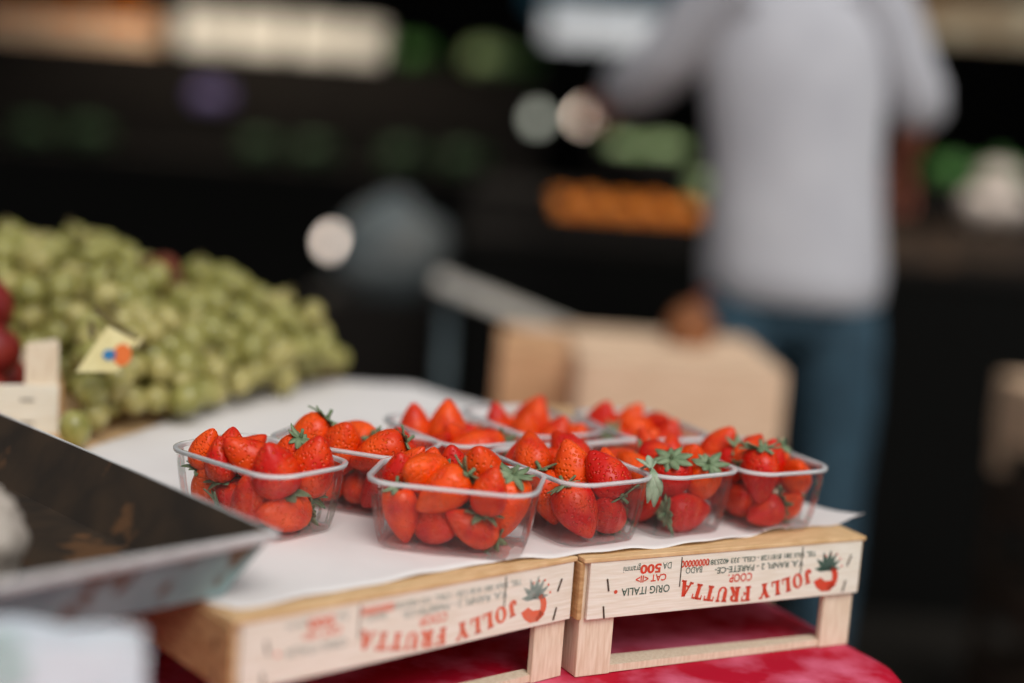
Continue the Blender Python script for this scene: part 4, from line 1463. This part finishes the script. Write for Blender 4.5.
# crates at the far right edge, shade painted into the lower ones
base_z = .0005
for lv in range(4):
    p = uny(1072, 400, 2.7)
    crate(.34, .30, .19 if lv < 3 else .20, .09 if lv < 3 else .13, ['bottom crate of the dark stack at the right edge', 'second crate of the dark stack at the right edge', 'third crate of the dark stack at the right edge', 'topmost crate painted as lit of the stack at the right edge'][lv], 'crates stacked at the right edge', (p.x, 2.7, base_z), .12, upside_down=True, rail=False, w=mat('shade_painted_crate_wood', lin(60, 44, 30), .85, lin(40, 30, 20), 10) if lv == 0 else (bpy.data.materials['shade_painted_crate_wood'] if lv < 3 else old_wood), name='stacked_crate')
    base_z += .1905

# ------------------------------------------------------------------ the shopper, seen from behind
def person():
    skin = mat('tanned_skin', lin(190, 120, 96), .55, lin(170, 100, 80), 30, sss=.1)
    shirt = mat('pale_grey_shirt', lin(192, 192, 197), .85, lin(180, 180, 186), 7, sheen=.1)
    denim = mat('blue_jeans', lin(52, 82, 98), .85, lin(38, 62, 76), 30)
    hairm = mat('dark_brown_hair', lin(44, 32, 24), .6, lin(28, 20, 16), 60)
    shoe = mat('dark_shoe', lin(34, 30, 28), .6)
    V, E, Rr = [], [], []
    def v(p, r, parent=None):
        V.append(Vector(p)); Rr.append(r if isinstance(r, tuple) else (r, r))
        if parent is not None:
            E.append((parent, len(V) - 1))
        return len(V) - 1
    Y = 3.02
    cx = .568
    pel = v((cx, Y, .93), (.135, .095))
    sp1 = v((cx - .012, Y, 1.10), (.125, .085), pel)
    sp2 = v((cx - .03, Y, 1.30), (.150, .10), sp1)
    sp3 = v((cx - .045, Y, 1.45), (.10, .07), sp2)
    nk = v((cx - .052, Y + .01, 1.56), .055, sp3)
    nk2 = v((cx - .055, Y + .02, 1.62), .052, nk)
    h1 = v((cx - .056, Y + .035, 1.68), (.070, .085), nk2)
    h2 = v((cx - .057, Y + .03, 1.75), (.078, .098), h1)
    h3 = v((cx - .058, Y + .025, 1.81), (.062, .080), h2)
    def hand(wrist, i_w, d, side):
        d = Vector(d).normalized()
        up = Vector((0, 0, 1))
        lat = d.cross(up).normalized()
        nrm = lat.cross(d).normalized()
        palm = v(wrist + d * .05, (.026, .018), i_w)
        palm2 = v(wrist + d * .085, (.032, .016), palm)
        for k, (o_, ln) in enumerate(((-.030, .070), (-.010, .082), (.010, .078), (.029, .062))):
            b0 = v(wrist + d * .100 + lat * o_, .0095, palm2)
            b1 = v(wrist + d * (.100 + ln * .42) + lat * o_ * 1.12 - nrm * .008, .0088, b0)
            b2 = v(wrist + d * (.100 + ln * .72) + lat * o_ * 1.15 - nrm * .026, .0080, b1)
            v(wrist + d * (.100 + ln * .86) + lat * o_ * 1.15 - nrm * .044, .0070, b2)
        t0 = v(wrist + d * .045 + lat * side * .034 - nrm * .008, .0115, palm)
        t1 = v(wrist + d * .078 + lat * side * .055 - nrm * .018, .0100, t0)
        v(wrist + d * .104 + lat * side * .052 - nrm * .028, .0085, t1)
    # arms: shoulder, elbow, wrist
    LS, LE, LW = Vector((cx - .215, Y, 1.455)), Vector((cx - .325, Y + .07, 1.325)), Vector((cx - .375, Y + .26, 1.295))
    RS, RE, RW = Vector((cx + .125, Y, 1.46)), Vector((cx + .225, Y + .02, 1.315)), Vector((cx + .250, Y + .20, 1.195))
    for S_, E_, W_, side in ((LS, LE, LW, 1), (RS, RE, RW, -1)):
        a0 = v(S_, .046, sp3)
        a1 = v(S_.lerp(E_, .5), .048, a0)
        a2 = v(E_, .040, a1)
        a3 = v(E_.lerp(W_, .35), .040, a2)
        a4 = v(W_, .027, a3)
        hand(W_, a4, (W_ - E_).normalized() + Vector((-.1 * side, .2, -.15)), side)
    for sx, fx in ((-1, -.045), (1, .03)):
        hip = v((cx + sx * .095, Y, .86), .095, pel)
        th_ = v((cx + sx * .10 + fx * .4, Y + .01, .68), .082, hip)
        kn = v((cx + sx * .10 + fx * .7, Y + .02, .48), .058, th_)
        cf = v((cx + sx * .10 + fx * .9, Y - .005, .34), .056, kn)
        an = v((cx + sx * .10 + fx, Y - .01, .09), .038, cf)
        v((cx + sx * .10 + fx * 1.4, Y + .10, .045), .034, an)
    me = bpy.data.meshes.new('person')
    me.from_pydata([tuple(p) for p in V], E, [])
    body = bpy.data.objects.new('person', me)
    COL.objects.link(body)
    me.materials.append(skin)
    md = body.modifiers.new('skin', 'SKIN')
    md.use_smooth_shade = True
    for i, d in enumerate(me.skin_vertices[0].data):
        d.radius = Rr[i]
        d.use_root = (i == 0)
    ss = body.modifiers.new('subdivision', 'SUBSURF')
    ss.levels = ss.render_levels = 2
    tag(body, 'person seen from behind in loose pale grey shirt and blue jeans, arms reaching out', 'person')
    def ring(c, rx, ry, n=28, tilt=0.0, wob=0.0, ph=0.0):
        return [Vector(c) + Vector((rx * math.cos(2 * PI * k / n) * (1 + wob * math.sin(5 * 2 * PI * k / n + ph)), ry * math.sin(2 * PI * k / n) * (1 + wob * math.sin(4 * 2 * PI * k / n + ph)), tilt * math.cos(2 * PI * k / n))) for k in range(n)]
    bm = bmesh.new()
    loft(bm, [ring((cx + .003, Y, .892), .170, .140, wob=.03), ring((cx + .004, Y, .902), .184, .152, wob=.03), ring((cx + .002, Y, .96), .190, .150, wob=.02), ring((cx - .008, Y, 1.08), .178, .136, wob=.02, ph=1), ring((cx - .02, Y, 1.20), .176, .130, wob=.015, ph=1),
              ring((cx - .034, Y, 1.32), .186, .134), ring((cx - .043, Y, 1.42), .192, .128, tilt=.008), ring((cx - .046, Y, 1.48), .178, .110, tilt=.008), ring((cx - .05, Y, 1.525), .125, .088), ring((cx - .052, Y + .005, 1.55), .080, .076), ring((cx - .053, Y + .01, 1.575), .066, .066), ring((cx - .053, Y + .01, 1.568), .060, .060)], cap=False)
    def sleeve(S_, E_, W_, t):
        d0 = (E_ - S_).normalized()
        end = E_.lerp(W_, t)
        tube(bm, [S_ - d0 * .10, S_ + d0 * .02, S_.lerp(E_, .55), E_, E_.lerp(end, .6), end, end - (end - E_) * .12], [.090, .084, .070, .062, .060, .058, .045], 18, cap=False)
    sleeve(LS, LE, LW, .75)
    sleeve(RS, RE, RW, .08)
    so = obj('shirt', bm, shirt, body, smooth=True)
    bm = bmesh.new()
    # legs of the jeans run up into the hips
    for sx, fx in ((-1, -.045), (1, .03)):
        P = [(cx + sx * .10 + fx * 1.0, Y - .01, .06), (cx + sx * .10 + fx * .95, Y - .008, .2), (cx + sx * .10 + fx * .9, Y - .005, .34), (cx + sx * .10 + fx * .7, Y + .015, .50), (cx + sx * .098 + fx * .4, Y + .01, .68), (cx + sx * .088, Y, .83), (cx + sx * .070, Y, .93)]
        loft(bm, [ring(p, r, r * 1.05, 20, wob=.02, ph=i) for i, (p, r) in enumerate(zip(P, (.062, .064, .070, .076, .094, .108, .108)))])
    loft(bm, [ring((cx, Y, .80), .135, .10), ring((cx, Y, .86), .182, .125), ring((cx, Y, .98), .168, .115)])
    obj('jeans', bm, denim, body, smooth=True)
    bm = bmesh.new()
    loft(bm, [ring((cx - .056, Y + .004, 1.665), .070, .065), ring((cx - .057, Y + .008, 1.70), .088, .090), ring((cx - .057, Y + .012, 1.76), .094, .102), ring((cx - .058, Y + .015, 1.82), .084, .094), ring((cx - .058, Y + .015, 1.865), .05, .058), ring((cx - .058, Y + .015, 1.88), .01, .012)])
    obj('hair', bm, hairm, body, smooth=True)
    # face: nose, ears, eyes and mouth on the far side of the head
    bm = bmesh.new()
    hc = Vector((cx - .056, Y + .125, 1.72))
    loft(bm, [[hc + Vector((-.008, -.02, .03)), hc + Vector((.008, -.02, .03)), hc + Vector((.003, -.012, .03)), hc + Vector((-.003, -.012, .03))], [hc + Vector((-.014, -.02, -.012)), hc + Vector((.014, -.02, -.012)), hc + Vector((.006, .016, -.010)), hc + Vector((-.006, .016, -.010))], [hc + Vector((-.010, -.02, -.02)), hc + Vector((.010, -.02, -.02)), hc + Vector((.004, .004, -.02)), hc + Vector((-.004, .004, -.02))]])
    obj('nose', bm, skin, body, smooth=True)
    for sx in (-1, 1):
        bm = bmesh.new()
        ball(bm, (cx - .056 + sx * .086, Y + .035, 1.715), .03, 12, 8, (.35, .6, 1))
        obj('ear', bm, skin, body, smooth=True)
        bm = bmesh.new()
        ball(bm, (cx - .056 + sx * .032, Y + .112, 1.738), .012, 10, 8)
        obj('eye', bm, foam, body, smooth=True)
        bm = bmesh.new()
        fx = -.045 if sx < 0 else .03
        fc = Vector((cx + sx * .10 + fx * 1.2, Y + .05, 0))
        loft(bm, [ring(fc + Vector((0, 0, .002)), .046, .135, 20), ring(fc + Vector((0, 0, .03)), .050, .140, 20), ring(fc + Vector((0, -.012, .065)), .044, .115, 20), ring(fc + Vector((0, -.045, .095)), .040, .062, 20)])
        obj('shoe', bm, shoe, body, smooth=True)
    bm = bmesh.new()
    ball(bm, (cx - .056, Y + .112, 1.672), .022, 12, 8, (1, .35, .28))
    obj('mouth', bm, mat('lips', lin(150, 80, 70), .5), body, smooth=True)
person()
